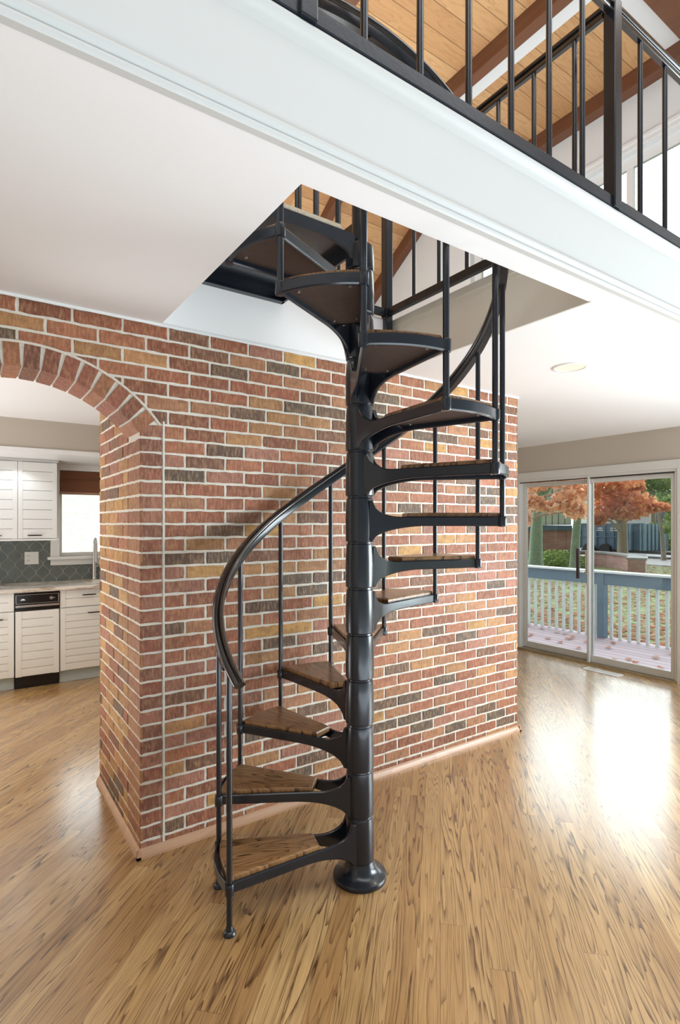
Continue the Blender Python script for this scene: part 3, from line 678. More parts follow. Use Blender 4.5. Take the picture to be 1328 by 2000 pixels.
# one tread casting, pointing along +x
hb = math.radians(DA/2)
def arm_z(x):
    xa, xb = .05, .165
    if x <= xa: top = .068
    elif x < xb: q = 1-(x-xa)/(xb-xa); top = .068*(1-math.sqrt(max(0, 1-q*q)))
    else: top = 0
    xa, xb = .05, .27
    if x <= xa: bot = -.105
    elif x < xb: q = 1-(x-xa)/(xb-xa); bot = -.040-.065*(1-math.sqrt(max(0, 1-q**1.7)))
    else: bot = -.040
    return top, bot
tm_ = MB()
tm_.lathe([(.050, -.107), (.0575, -.107), (.0605, -.103), (.0615, -.07), (.0612, -.02), (.060, .03), (.0575, .070), (.0565, .0765), (.0535, .079), (.0525, .087), (.050, .087)], 44)
for sg in (-1, 1):
    pts = [(.035, .040), (.10, .0445), (.17, .052)]
    cx_, cy_ = RB*math.cos(hb), RB*math.sin(hb)
    line = []
    for i in range(41):
        x = .035+(cx_-.035)*i/40
        if x < .10: y = .040+(.0445-.040)*(x-.035)/.065
        elif x < .2: y = .0445+(.058-.0445)*((x-.1)/.1)**1.4
        else: y = .058+(cy_-.058-.004)*(x-.2)/(cx_-.2)
        line.append((x, sg*y))
    vs = []; hw = .007
    for i, (x, y) in enumerate(line):
        a = line[max(0, i-1)]; b = line[min(len(line)-1, i+1)]; d = Vector((b[0]-a[0], b[1]-a[1])).normalized(); nx, ny = -d.y, d.x
        tp, bt = arm_z(x); fl = hw*(1+1.0*max(0, (.12-x)/.12))
        for dz, ex in ((tp, .5), (tp-.004, 1.0), (bt+.005, 1.0), (bt, .45)):
            vs.append((x+nx*fl*ex, y+ny*fl*ex, dz))
        for dz, ex in ((bt, .45), (bt+.005, 1.0), (tp-.004, 1.0), (tp, .5)):
            vs.append((x-nx*fl*ex, y-ny*fl*ex, dz))
    n = 8; L_ = len(line)
    fs = [(i*n+k, (i+1)*n+k, (i+1)*n+(k+1) % n, i*n+(k+1) % n) for i in range(L_-1) for k in range(n)]
    fs += [tuple(range(n)), tuple(range((L_-1)*n, L_*n))[::-1]]
    tm_.add(vs, fs, None, True)
    # boss round the baluster
    tm_.lathe([(.001, -.042), (.0165, -.042), (.0175, -.038), (.0175, -.003), (.016, .001), (.001, .001)], 20, (cx_, sg*cy_), False)
# outer rim
K = 18; vs = []
for i in range(K+1):
    a = -hb+2*hb*i/K; ro = RB+.009+.010*math.cos(a/hb*PI/2)
    for rr_, z in ((ro-.004, 0), (ro, -.004), (ro, -.036), (ro-.003, -.041), (ro-.010, -.041), (ro-.012, -.036), (ro-.012, -.004), (ro-.010, 0)):
        vs.append((rr_*math.cos(a), rr_*math.sin(a), z))
tm_.add(vs, [(i*8+k, i*8+(k+1) % 8, (i+1)*8+(k+1) % 8, (i+1)*8+k) for i in range(K) for k in range(8)], None, True)
# arched cross web
xw = .200; hwid = .052; K = 14
for x0, x1 in ((xw, xw+.012),):
    top = [(-hwid+2*hwid*i/K, -.006) for i in range(K+1)]; bot = [(-hwid+2*hwid*i/K, -.020-.020*(abs(-1+2*i/K)**2.2)) for i in range(K+1)]
    poly = bot+top[::-1]; n = len(poly)
    vs = [(x, y, z) for x in (x0, x1) for y, z in poly]
    tm_.add(vs, [(i, i+1, n-2-i, n-1-i)[::-1] for i in range(K)]+[(n+i, n+i+1, 2*n-2-i, 2*n-1-i) for i in range(K)]+[(i, (i+1) % n, n+(i+1) % n, n+i) for i in range(n)])
def wedge(inset, x0, R, K=16):
    pts = [(x0, -(.058+(x0-.2)*.215-inset)), ]
    cx_, cy_ = RB*math.cos(hb), RB*math.sin(hb)
    side = lambda x: .058+(cy_-.062)*(x-.2)/(cx_-.2)-inset
    poly = [(x0, -side(x0))]
    ae = math.atan2(side(R*.965), R*.965)
    poly += [(R*math.cos(-ae+2*ae*i/K), R*math.sin(-ae+2*ae*i/K)) for i in range(K+1)]
    poly += [(x0, side(x0))]
    return poly
def lofted(polys):    # stack of same-length outlines with z
    m = MB(); n = len(polys[0][0]); vs = []
    for poly, z in polys: vs += [(x, y, z) for x, y in poly]
    fs = [tuple(range(n))[::-1], tuple(range((len(polys)-1)*n, len(polys)*n))]
    for i in range(len(polys)-1): fs += [(i*n+k, i*n+(k+1) % n, (i+1)*n+(k+1) % n, (i+1)*n+k) for k in range(n)]
    m.add(vs, fs); return m
wood_m = lofted([(wedge(.0085, .196, .588), -.008), (wedge(.0085, .196, .588), .010), (wedge(.0115, .199, .585), .015), (wedge(.016, .2035, .580), .0165)])
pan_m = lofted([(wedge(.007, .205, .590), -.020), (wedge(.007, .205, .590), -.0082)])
fr0 = wd0 = pn0 = sc0 = None
for n in range(1, 14):
    mid = ang(n-.5)
    if fr0 is None:
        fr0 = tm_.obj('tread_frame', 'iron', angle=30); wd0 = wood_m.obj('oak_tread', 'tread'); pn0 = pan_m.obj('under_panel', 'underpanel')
        sc = MB()
        sc.lathe([(.0005, -.0255), (.005, -.025), (.0055, -.0205)], 10, (0, 0), False)
        sc0 = sc.obj('screw', 'screw'); a, b, c_, d = fr0, wd0, pn0, sc0
    else:
        a, b, c_, d = fr0.copy(), wd0.copy(), pn0.copy(), sc0.copy()
        for q in (a, b, c_, d): S.collection.objects.link(q)
    a.parent = stair; a.location = (0, 0, zt(n)); a.rotation_euler = (0, 0, mid)
    for q in (b, c_): q.parent = a; q.location = (0,0,0)
    for i, (x, y) in enumerate(((.25, .045), (.25, -.045), (.54, .09), (.54, -.09))):
        q = d if i == 0 else d.copy()
        if i: S.collection.objects.link(q)
        q.parent = a; q.location = (x, y, 0)
# balusters
zr = lambda n: 1.346+.1944*(n-2)
for n in range(0, 14):
    x, y = RB*math.cos(ang(n)), RB*math.sin(ang(n))
    z0 = 0 if n < 2 else zt(n)-.043
    m = MB()
    m.tube([(x, y, z0+(.002 if n < 2 else 0)), (x, y, zr(n)+.004)], .0112, 14)
    if n < 2: m.lathe([(.024, 0), (.0245, .006), (.021, .012), (.015, .016), (.0125, .028), (.0115, .032)], 24, (x, y))
    sp(m.obj('baluster', 'iron'))
# helical handrail
fr = []; fr2 = []
NN = 260
for i in range(NN+1):
    n = -.22+13.34*i/NN
    a = ang(n); z = zr(n)
    if n < 0: z = zr(0)+ .1944*n*1.0 - .9*n*n*.10
    P = Vector((RB*math.cos(a), RB*math.sin(a), z)); sd = Vector((math.cos(a), math.sin(a), 0))
    dn = Vector((math.sin(a)*math.radians(DA)*RB, -math.cos(a)*math.radians(DA)*RB, .1944)).normalized()
    up = dn.cross(sd).normalized()
    if up.z < 0: up = -up
    fr.append((P, sd, up))
capp = [(.024*math.cos(t)*(1 if abs(math.cos(t)) < .95 else .96), .033+.0155*math.sin(t)) for t in [2*PI*k/18 for k in range(18)]]
hr = sp(MB().sweep(fr, capp).obj('handrail', 'rail', angle=60))
m = MB().sweep(fr[6:-4], [(-.015, -.008), (.015, -.008), (.017, -.004), (.017, .020), (-.017, .020), (-.017, -.004)])
o = m.obj('rail_bar', 'iron', angle=40); o.parent = hr; o.location = (0,0,0)
# landing plate at the top
lx0, lx1, ly0, ly1 = XL+.012-CX, -.02, .0, YW-.012-CY
m = MB()
def slab(poly, z0, z1): m.prism(poly, z0, z1)
slab([(lx0, -.02), (-.10, -.02), (-.05, .02), (-.02, .06), (lx1, ly1), (lx0, ly1)], 2.722, 2.738)
m.box(lx0, lx1, ly1-.012, ly1, 2.672, 2.722); m.box(lx0, lx1, ly1-.035, ly1-.012, 2.672, 2.680); m.box(lx0, lx0+.012, -.02, ly1-.012, 2.672, 2.722)
m.box(lx1-.012, lx1, .05, ly1-.012, 2.672, 2.722)
# front web sweeping into the column
K = 24; L0 = []
for i in range(K+1):
    x = lx0+(-.045-lx0)*i/K; dx = -x
    bt = 2.688 if dx > .22 else 2.688-.070*(1-math.sqrt(max(0, 1-((.22-dx)/.175)**2)))
    L0.append((x, bt))
for i in range(K):
    (xa, ba), (xb, bb) = L0[i], L0[i+1]
    m.add([(xa,-.026,ba),(xb,-.026,bb),(xb,-.026,2.738),(xa,-.026,2.738),(xa,-.012,ba),(xb,-.012,bb),(xb,-.012,2.738),(xa,-.012,2.738)], [(0,1,2,3),(4,7,6,5),(0,4,5,1),(3,2,6,7)])
m.lathe([(.0585, 2.6), (.061, 2.606), (.061, 2.66), (.058, 2.70), (.048, 2.712), (.034, 2.716)], 40)
lp = sp(m.obj('landing', 'iron', angle=30))
m = MB(); m.prism([(lx0+.002, -.030), (-.12, -.030), (-.07, .012), (-.022, .07), (lx1-.002, ly1-.002), (lx0+.002, ly1-.002)], 2.7382, 2.757)
o = m.obj('carpet', 'carpet'); o.parent = lp; o.location = (0,0,0); b_ = o.modifiers.new('bevel', 'BEVEL'); b_.width = .006; b_.segments = 3

# ---------------------------------------------------------------- loft railings
RBZ, RTZ = FZ+.030, 3.545
def railing(name, label, p0, p1, posts, bars, top=True, extra=None, d0=0, zb=None, group=None):
    r = empty(name, (p0[0], p0[1], FZ), label, 'railing'); zb = zb or RBZ
    P0, P1 = Vector((p0[0], p0[1], 0)), Vector((p1[0], p1[1], 0)); d = (P1-P0).normalized()
    MB().bar(P0+Vector((0,0,zb)), P1+Vector((0,0,zb)), .028, .044).obj('bottom_rail', 'iron', r, bevel=.003)
    hr_ = MB().bar(P0+Vector((0,0,RTZ+.010)), P1+Vector((0,0,RTZ+.010)), .044, .016).bar(P0+Vector((0,0,RTZ-.010)), P1+Vector((0,0,RTZ-.010)), .026, .024).obj('top_rail', 'rail', r, bevel=.004)
    for q in posts:
        MB().box(q[0]-.025, q[0]+.025, q[1]-.025, q[1]+.025, FZ+.006 if not extra else extra, RTZ+.03).obj('post', 'iron', r, bevel=.004)
    for q in bars:
        MB().tube([(q[0], q[1], zb), (q[0], q[1], RTZ-.012)], .0105, 12).obj('baluster', 'iron', r)
    return r
YR = YF-.014; PX1, PX2 = .700, 2.115
railing('loft_railing', 'black iron railing along the edge of the loft, in front of the stair opening', (-1.6, YR), (4.6, YR), [(PX1, YR), (PX2, YR)],
        [(x, YR) for x in [-1.33+.203*i for i in range(10)]]+[(x, YR) for x in (.885, 1.087, 1.29, 1.493, 1.70, 1.905)]+[(PX2+.212*i, YR) for i in range(1, 12)])
railing('stairwell_railing', 'black iron guard on the right side of the stair opening, perpendicular to the loft edge', (2.10, YR+.025), (2.10, 2.52), [],
        [(2.10, 1.125+.197*i) for i in range(1, 7)])
railing('back_railing', 'short black iron guard behind the stair, ending in a square corner post', (2.10, 2.545), (1.44, 2.545), [(2.10, 2.545)],
        [(1.475, 2.545), (1.605, 2.545), (1.75, 2.545), (1.905, 2.545)])
railing('landing_railing', 'short black iron guard from the centre pole back across the landing', (CX, CY+.03), (CX, 2.52), [],
        [(CX, 2.06), (CX, 2.25), (CX, 2.40)], zb=FZ+.05)
tag(MB().box(2.075, 2.125, 2.52, 2.57, 2.655, FZ+.02).obj('corner_post_foot', 'iron', bevel=.004), 'square black foot of the corner post hanging below the back railing', 'post')

# ---------------------------------------------------------------- kitchen
CF = 5.78   # base cabinet front plane
def slat_door(m, x0, x1, z0, z1, yf, n, rail=.045, th=.018):
    m.box(x0, x0+rail, yf, yf+th, z0, z1); m.box(x1-rail, x1, yf, yf+th, z0, z1)
    h = (z1-z0)/n
    for i in range(n):
        m.box(x0+rail, x1-rail, yf+.002, yf+th, z0+i*h+.0026, z0+(i+1)*h-.0026)
    m.box(x0+rail, x1-rail, yf+.012, yf+th-.001, z0, z1)
def pull(par, x, z, yf, w=.115):
    m = MB(); pts = [(x-w/2, yf, z), (x-w/2, yf-.02, z+.001), (x-w/4, yf-.026, z+.001), (x+w/4, yf-.026, z+.001), (x+w/2, yf-.02, z+.001), (x+w/2, yf, z)]
    m.tube(pts, [.0045,.005,.0062,.0062,.005,.0045], 8)
    o = m.obj('handle', 'handle'); o.parent = par; o.location = (0,0,0); return o
def base_cab(x0, x1, label, drawers, doors, cat='cabinet', hx=None):
    c = empty('base_cabinet', ((x0+x1)/2, 6.0, 0), label, cat)
    L = (-(x0+x1)/2, -6.0, 0)
    box(x0, x1, CF+.02, 6.398, .115, .888).obj('body', 'cabinet', c)
    lab(box(x0, x1, CF+.045, CF+.06, .002, .115).obj('toe_kick', plain('grey_toe_kick', (.42,.49,.50), .5, nscale=3, namp=.03), c), 'blue-grey toe kick')
    for a, b in doors:
        m = MB(); slat_door(m, a+.003, b-.003, .12, .715, CF, 9); d = m.obj('door', 'cabinet', c, bevel=.0012)
        pull(d, (hx if hx else (a+b)/2), .655, CF)
    for a, b in drawers:
        m = MB(); slat_door(m, a+.003, b-.003, .721, .885, CF, 2); d = m.obj('drawer', 'cabinet', c, bevel=.0012)
        pull(d, a+(b-a)*.42 if not hx else (a+b)/2, .83, CF)
    return c
base_cab(-.28, .392, 'white slatted base cabinet left of the trash compactor', [(-.28, .392)], [(-.28, .392)], hx=.24)
base_cab(.765, 1.37, 'white slatted base cabinet right of the trash compactor, beside the brick jamb', [(.765, 1.37)], [(.765, 1.37)])
base_cab(-1.2, -.282, 'white slatted base cabinet at the far left end of the counter', [(-1.2, -.282)], [(-1.2, -.742), (-.742, -.282)])
base_cab(1.372, 2.4, 'white slatted base cabinet under the kitchen sink', [(1.372, 2.4)], [(1.372, 1.886), (1.886, 2.4)])
tc = empty('trash_compactor', (.578, 6.0, 0), 'black topped trash compactor with a white slatted front, between the base cabinets', 'appliance')
box(.396, .761, CF+.02, 6.38, .10, .885).obj('body', 'blackgloss', tc)
lab(box(.396, .761, CF+.03, CF+.045, .002, .10).obj('toe_kick', 'blackgloss', tc), 'glossy black toe kick')
m = MB(); slat_door(m, .400, .757, .115, .715, CF-.004, 8, .05); m.obj('front_panel', 'cabinet', tc, bevel=.0012)
lab(box(.400, .757, CF-.006, CF+.02, .780, .868).obj('control_panel', 'blackgloss', tc, bevel=.003), 'black control panel with chrome edging')
m = MB(); m.box(.403, .754, CF-.009, CF-.006, .782, .786); m.box(.403, .754, CF-.009, CF-.006, .862, .866); m.box(.403, .407, CF-.009, CF-.006, .786, .862); m.box(.750, .754, CF-.009, CF-.006, .786, .862)
m.box(.400, .757, CF-.020, CF, .752, .772); m.obj('chrome_trim', 'steel', tc, bevel=.001)
box(.400, .757, CF-.002, CF+.01, .718, .750).obj('pull_recess', 'blackgloss', tc)
m = MB(); Mx = Matrix.Translation((.69, CF-.006, .825)) @ Matrix.Rotation(PI/2, 4, 'X')
m.prism([(.015*math.cos(2*PI*k/20), .015*math.sin(2*PI*k/20)) for k in range(20)], 0, .016, Mx); m.obj('knob', 'steel', tc)
m = MB(); m.box(.705, .722, CF-.0075, CF-.006, .823, .827); m.box(.440, .478, CF-.0075, CF-.006, .815, .822); m.box(.448, .470, CF-.0075, CF-.006, .822, .829); m.obj('panel_marking', 'plate', tc)
# worktop with undermount sink cut-out
m = MB(); SX0, SX1, SY0, SY1 = 1.02, 1.75, 5.86, 6.26
m.box(XLEFT, SX0, CF-.035, 6.398, .889, .925); m.box(SX1, 2.6, CF-.035, 6.398, .889, .925); m.box(SX0, SX1, CF-.035, SY0, .889, .925); m.box(SX0, SX1, SY1, 6.398, .889, .925)
tag(m.obj('countertop', 'stone'), 'pale veined stone countertop running along the kitchen wall', 'countertop')
sk = empty('sink', ((SX0+SX1)/2, 6.06, .72), 'undermounted pale sink set into the stone countertop', 'sink')
m = MB(); m.box(SX0, SX1, SY0, SY1, .72, .725); m.box(SX0, SX0+.008, SY0, SY1, .725, .8885); m.box(SX1-.008, SX1, SY0, SY1, .725, .8885); m.box(SX0+.008, SX1-.008, SY0, SY0+.008, .725, .8885); m.box(SX0+.008, SX1-.008, SY1-.008, SY1, .725, .8885)
m.obj('basin', 'pot', sk)
MB().lathe([(.001, .7265), (.035, .7265), (.04, .7252)], 24, (1.38, 6.06), False).obj('drain', 'steel', sk)
# backsplash
m = MB(); panel(m, 'y', YK-.010, YK, XLEFT, 2.6, .9255, 1.36, [(.752, 1.888, 1.083, 1.37)])
tag(m.obj('backsplash', 'tile'), 'blue-grey lantern tile backsplash between counter and wall cabinets', 'tiles')
# wall cabinets
def wall_cab(x0, x1, label, doors):
    c = empty('wall_cabinet', ((x0+x1)/2, 6.2, 1.36), label, 'cabinet'); yf = 6.05
    m = MB(); m.box(x0, x1, yf+.02, 6.398, 1.362, 2.12); m.box(x0, x1+.002, yf, 6.398, 1.355, 1.372)
    m.obj('body', 'cabinet', c)
    m = MB(); m.box(x0-.002, x1+.012, yf-.022, 6.39, 2.120, 2.1445); m.obj('crown', plain('grey_crown', (.5,.51,.5), .5, nscale=4, namp=.03), c, bevel=.004)  # crown in a mid grey, darker than the cabinet white
    for a, b in doors:
        m = MB(); slat_door(m, a+.002, b-.002, 1.376, 2.118, yf, 8, .04); d = m.obj('door', 'cabinet', c, bevel=.0012)
        pull(d, a+(b-a)*.42, 1.405, yf)
wall_cab(.10, .776, 'white slatted wall cabinet next to the kitchen window', [(.10, .438), (.438, .776)])
wall_cab(-.58, .098, 'white slatted wall cabinet further left on the kitchen wall', [(-.58, -.241), (-.241, .098)])
op = empty('wall_outlet', (.585, YK-.012, 1.17), 'white double outlet and dimmer plate on the tiled backsplash', 'outlet')
box(.522, .648, YK-.017, YK-.0102, 1.105, 1.232).obj('cover_plate', 'plate', op, bevel=.002)
m = MB()
for z in (1.140, 1.197):
    m.lathe([(.0005, 0), (.016, 0), (.017, -.001)], 18, (0, 0), False)
m = MB(); [m.box(.540, .568, YK-.0195, YK-.017, z-.016, z+.016) for z in (1.145, 1.192)]; m.obj('socket', 'plate', op, bevel=.003)
m = MB(); [m.box(x, x+.0025, YK-.0205, YK-.0195, z-.005, z+.006) for x in (.548, .558) for z in (1.145, 1.192)]; m.obj('slot', 'blackgloss', op)
Mx = Matrix.Translation((.614, YK-.017, 1.168)) @ Matrix.Rotation(PI/2, 4, 'X')
MB().prism([(.013*math.cos(2*PI*k/20), .013*math.sin(2*PI*k/20)) for k in range(20)], 0, .012, Mx).obj('dimmer_knob', 'plate', op)
# pot
pt = empty('plant_pot', (.165, 6.12, .925), 'small white ceramic bowl holding a terracotta pot at the left end of the counter', 'pot')
px, py = .165, 6.12
MB().lathe([(.045, .9255), (.062, .935), (.070, .965), (.071, 1.0), (.067, 1.0), (.065, .97), (.05, .95), (.001, .948)], 32, (px, py), False).obj('bowl', 'pot', pt)
MB().lathe([(.045, .955), (.060, 1.014), (.063, 1.014), (.063, 1.022), (.057, 1.022), (.052, 1.0)], 28, (px, py), False).obj('inner_pot', 'terracotta', pt)
MB().lathe([(.001, 1.012), (.056, 1.008)], 20, (px, py), False).obj('soil', 'soil', pt)
m = MB(); random.seed(3)
for k in range(5):
    a = k*1.3; m.tube([(px, py, 1.01), (px+.012*math.cos(a), py+.012*math.sin(a), 1.03), (px+.025*math.cos(a), py+.025*math.sin(a), 1.036+.004*k)], [.003, .002, .0008], 6)
m.obj('dry_stems', 'terracotta', pt)
# faucet
fc = empty('faucet', (1.17, 6.30, .925), 'tall brushed steel arched kitchen faucet in front of the window', 'faucet'); fx, fy = 1.165, 6.315
m = MB(); m.lathe([(.028, .9255), (.028, .932), (.024, .936), (.021, .945), (.0195, 1.10), (.017, 1.13), (.0165, 1.16)], 24, (fx, fy)); m.obj('body', 'steel', fc)
pts = [(fx, fy, 1.16), (fx, fy, 1.28)]+[(fx, fy-.055+.055*math.cos(a), 1.28+.085*math.sin(a)) for a in [PI*k/12 for k in range(1, 13)]]+[(fx, fy-.11, 1.20)]
MB().tube(pts, .011, 14).obj('spout', 'steel', fc)
MB().tube([(fx, fy-.11, 1.205), (fx, fy-.11, 1.12)], [.013, .017], 16).obj('spray_head', 'steel', fc)
MB().tube([(fx+.019, fy, 1.06), (fx+.055, fy-.01, 1.09)], [.007, .005], 10).obj('lever', 'steel', fc)

# ---------------------------------------------------------------- floor register
fv = empty('floor_vent', (5.40, 3.09, 0), 'white slotted floor register in front of the sliding door', 'vent')
m = MB(); m.box(5.335, 5.455, 2.90, 2.915, .0005, .006); m.box(5.335, 5.455, 3.26, 3.275, .0005, .006); m.box(5.335, 5.352, 2.915, 3.26, .0005, .006); m.box(5.438, 5.455, 2.915, 3.26, .0005, .006)
m.obj('rim', 'wallbeige', fv)
m = MB(); [m.box(5.356+i*.0165, 5.365+i*.0165, 2.915, 3.26, .001, .005) for i in range(5)]; m.obj('slats', 'wallbeige', fv)
box(5.352, 5.438, 2.915, 3.26, .0002, .001).obj('dark_backing', 'soil', fv)

# ---------------------------------------------------------------- outdoors
c0, s0 = math.cos(math.radians(YAW)), math.sin(math.radians(YAW))
def at(u, t, z=0.0):                       # plan position from a bearing and a distance, used once to note down where things stand
    k = (u-664)/1069.4; return (t*(c0+k*s0), t*(s0-k*c0), z)
GZ = -.5
m = MB(); m.box(XD+.2, 90, -45, 60, GZ-.2, GZ); m.obj('lawn', 'grass', kind='structure')
m = MB(); m.add([(-60, YK+.6, .2), (XD+.2, YK+.6, .2), (XD+.2, 11, .6), (-60, 11, .6), (-60, 40, 7.0), (XD+.2, 40, 7.0)], [(0,1,2,3), (3,2,5,4)]); m.obj('hillside', 'hill', kind='structure')
box(XD+.17, 7.40, -2.0, 8.0, -.16, -.05).obj('deck_floor', 'deck', kind='structure')
dr = empty('deck_railing', (7.27, 4.2, -.05), 'blue-grey wooden deck railing with pale balusters outside the sliding door', 'railing')
m = MB(); m.box(7.20, 7.36, -2.0, 8.0, .845, .872); m.obj('cap_rail', 'deckbal', dr, bevel=.004)
m = MB(); m.box(7.235, 7.275, -2.0, 8.0, .685, .845); m.obj('apron_board', 'deckrail', dr, bevel=.004)
m = MB(); m.box(7.245, 7.285, -2.0, 8.0, .0, .06)
for y in (7.6, 4.165, .75, -1.8): box(7.225, 7.33, y-.05, y+.05, -.0495, .845).obj('post', 'deckrail', dr, bevel=.004)
y = -1.6
while y < 7.9:
    if abs(y-4.165) > .08 and abs(y-.75) > .08 and abs(y-7.6) > .08: box(7.277, 7.312, y-.017, y+.017, -.0495, .80).obj('baluster', 'deckbal', dr)
    y += .1201
# fallen leaves
random.seed(11)
def leafshape(m, P, s, rx=None, flat=False, col=None):
    a = random.uniform(0, 2*PI); tilt = random.uniform(-.2, .2) if flat else random.uniform(-1.3, 1.3)
    R = Matrix.Rotation(a, 3, 'Z') @ Matrix.Rotation(tilt, 3, 'X') @ Matrix.Rotation(0 if flat else random.uniform(-1, 1), 3, 'Y')
    pts = [(0,-.5,0), (.28,-.15,.03), (.42,.22,.08), (.12,.28,0), (0,.6,-.02), (-.12,.28,0), (-.42,.22,.08), (-.28,-.15,.03)]
    m.add([Vector(P)+R @ (Vector(p)*s) for p in pts], [tuple(range(8))], col or (random.random(),)*3)
lf = None
for k in range(44):
    x, y = random.uniform(5.9, 7.15), random.uniform(2.6, 5.6)
    m = MB(); leafshape(m, (0,0,0), .10, flat=True)
    o = m.obj('fallen_leaf', 'leaf_fallen'); o.location = (x, y, -.034)
    tag(o, 'curled russet leaf lying on the deck boards', 'leaf', 'fallen leaves on the deck')
m = MB()
for k in range(7500):
    x = 7.6+24*random.random()**1.5; y = x*random.uniform(.28, .80)
    leafshape(m, (x, y, GZ+.02), .13, flat=True)
tag(m.obj('leaf_litter', 'leaf_fallen'), 'pink and russet fallen leaves scattered over the lawn beyond the deck', 'leaves', kind='stuff')

def tree(name, label, u, t, h, r, bark, leaf, blobs, n, ls, lean=(0, 0), z0=GZ):
    x, y, _ = at(u, t); T = empty(name, (x, y, z0), label, 'tree')
    pts = [(x+lean[0]*q*q, y+lean[1]*q*q, z0-.05+h*q) for q in [i/8 for i in range(9)]]
    tm = MB().tube(pts, [r*(1.25 if i == 0 else 1-.6*i/8) for i in range(9)], 14)
    tm.obj('trunk', bark, T)
    bb = MB(); lm = MB()
    for (bu, bt, bz, br, bh) in blobs:
        bx, by, _ = at(bu, bt); q = min(.95, max(.25, (bz-z0-.3)/h))
        sx, sy, sz = x+lean[0]*q*q, y+lean[1]*q*q, z0+h*q*.8
        bb.tube([(sx, sy, sz), ((sx+bx)/2, (sy+by)/2, (sz+bz)/2+.25), (bx, by, bz)], [r*.35, r*.2, r*.06], 7)
        for k in range(n):
            a = random.uniform(0, 2*PI); c_ = random.uniform(-1, 1); rr_ = random.random()**.4
            s_ = math.sqrt(1-c_*c_)
            leafshape(lm, (bx+br*rr_*s_*math.cos(a), by+br*rr_*s_*math.sin(a), bz+bh*rr_*c_), ls*random.uniform(.7, 1.3))
    bb.obj('branches', bark, T); lm.obj('foliage', leaf, T); return T
random.seed(5)
tree('maple_tree', 'russet maple with a straight grey trunk in front of the blue container', 1216, 27, 5.2, .27, 'bark', 'leaf_red',
     [(1172, 26.5, 3.2, 1.0, .5), (1195, 27.5, 2.75, 1.1, .55), (1225, 26.5, 2.65, 1.2, .5), (1258, 27, 2.35, 1.0, .32), (1180, 27, 2.05, .9, .4), (1205, 26, 3.5, 1.2, .4), (1238, 27, 3.3, .5, .25), (1222, 26.2, 2.1, 1.0, .4), (1283, 27, 2.35, .7, .18), (1168, 26, 1.75, .35, .3)], 270, .26)
tree('broad_tree', 'mossy double-trunk tree seen through the left door panel', 1046, 23, 5.5, .30, 'greenbark', 'leaf_peach',
     [(1035, 22, 3.6, 1.0, .5), (1075, 22, 3.7, 1.2, .5), (1110, 22, 3.5, 1.0, .5)], 260, .24, lean=(.3, -.2))
tree('leaning_tree', 'mossy slanting trunk beside the brick neighbouring house', 1122, 22, 5.0, .20, 'greenbark', 'leaf_peach',
     [(1125, 21.5, 3.4, .8, .4), (1100, 21.5, 3.6, .7, .4)], 300, .2, lean=(.5, -.3))
tree('near_maple', 'near maple whose peach and orange leaves droop across the left door panel', 985, 12.5, 4.5, .16, 'bark', 'leaf_peach',
     [(1035, 11.5, 2.40, .36, .22), (1065, 11.5, 2.45, .40, .2), (1098, 11.5, 2.42, .40, .2), (1128, 11.6, 2.25, .30, .3), (1042, 11.3, 1.97, .2, .12), (1072, 11.4, 1.88, .34, .10), (1105, 11.3, 2.02, .26, .20), (1124, 11.3, 1.80, .2, .2), (1028, 11.4, 1.65, .08, .16)], 120, .17)
tree('green_tree', 'yellow-green leafy tree behind the maple on the right', 1275, 42, 7, .25, 'bark', 'leaf_green',
     [(1235, 42, 5.3, 2.0, 1.0), (1262, 41, 4.6, 1.8, .9), (1290, 42, 5.0, 2.0, .9), (1320, 42, 4.0, 1.8, 1.4)], 650, .3)
tree('young_tree', 'thin dark trunk of a young leaning tree by the sidewalk', 1296, 30, 3.4, .13, 'bark', 'leaf_green',
     [(1308, 30, 2.6, .5, .5), (1314, 30, 1.5, .5, .9)], 260, .2, lean=(-.3, .3))
# shrubs and groundcover
def shrub(label, u, t, r, h, n, ls, leaf='leaf_green'):
    x, y, _ = at(u, t); m = MB()
    for k in range(n):
        a = random.uniform(0, 2*PI); rr_ = r*math.sqrt(random.random()); leafshape(m, (x+rr_*math.cos(a), y+rr_*math.sin(a), GZ+h*random.random()*(1-(rr_/r)**2*.6)), ls*random.uniform(.7, 1.3))
    tag(m.obj('shrub', leaf), label, 'shrub')
shrub('low green groundcover between the two mossy trunks', 1090, 26, 1.5, .8, 2400, .13)
shrub('green bush at the foot of the mossy double trunk', 1018, 24.5, .7, .9, 900, .13)
shrub('green and yellow hedge behind the container on the right', 1285, 40, 1.8, 2.2, 1500, .22)
# curved garden wall with end pier
x, y, _ = at(1243, 21.5)
gw = empty('garden_wall', (x, y, GZ), 'curved low brick garden wall with a pale stone cap and end pier', 'wall')
path = [at(u, t) for u, t in ((1100, 27.5), (1130, 27.2), (1160, 26.6), (1190, 25.6), (1215, 24.4), (1235, 23.2), (1246, 22.2))]
m = MB(); mc = MB()
for i in range(len(path)-1):
    a, b = Vector(path[i]), Vector(path[i+1])
    m.bar(a+Vector((0,0,-.19)), b+Vector((0,0,-.19)), .25, .62); mc.bar(a+Vector((0,0,.16)), b+Vector((0,0,.16)), .42, .09)
p = Vector(at(1243, 21.2)); q = Vector(at(1246, 22.3))
m.bar(p+Vector((0,0,-.19)), q+Vector((0,0,-.19)), .60, .62); mc.bar(p+Vector((0,0,.16)), q+Vector((0,0,.16)), .72, .09)
m.obj('brickwork', 'outbrick', gw); mc.obj('stone_cap', 'concrete', gw, bevel=.01)
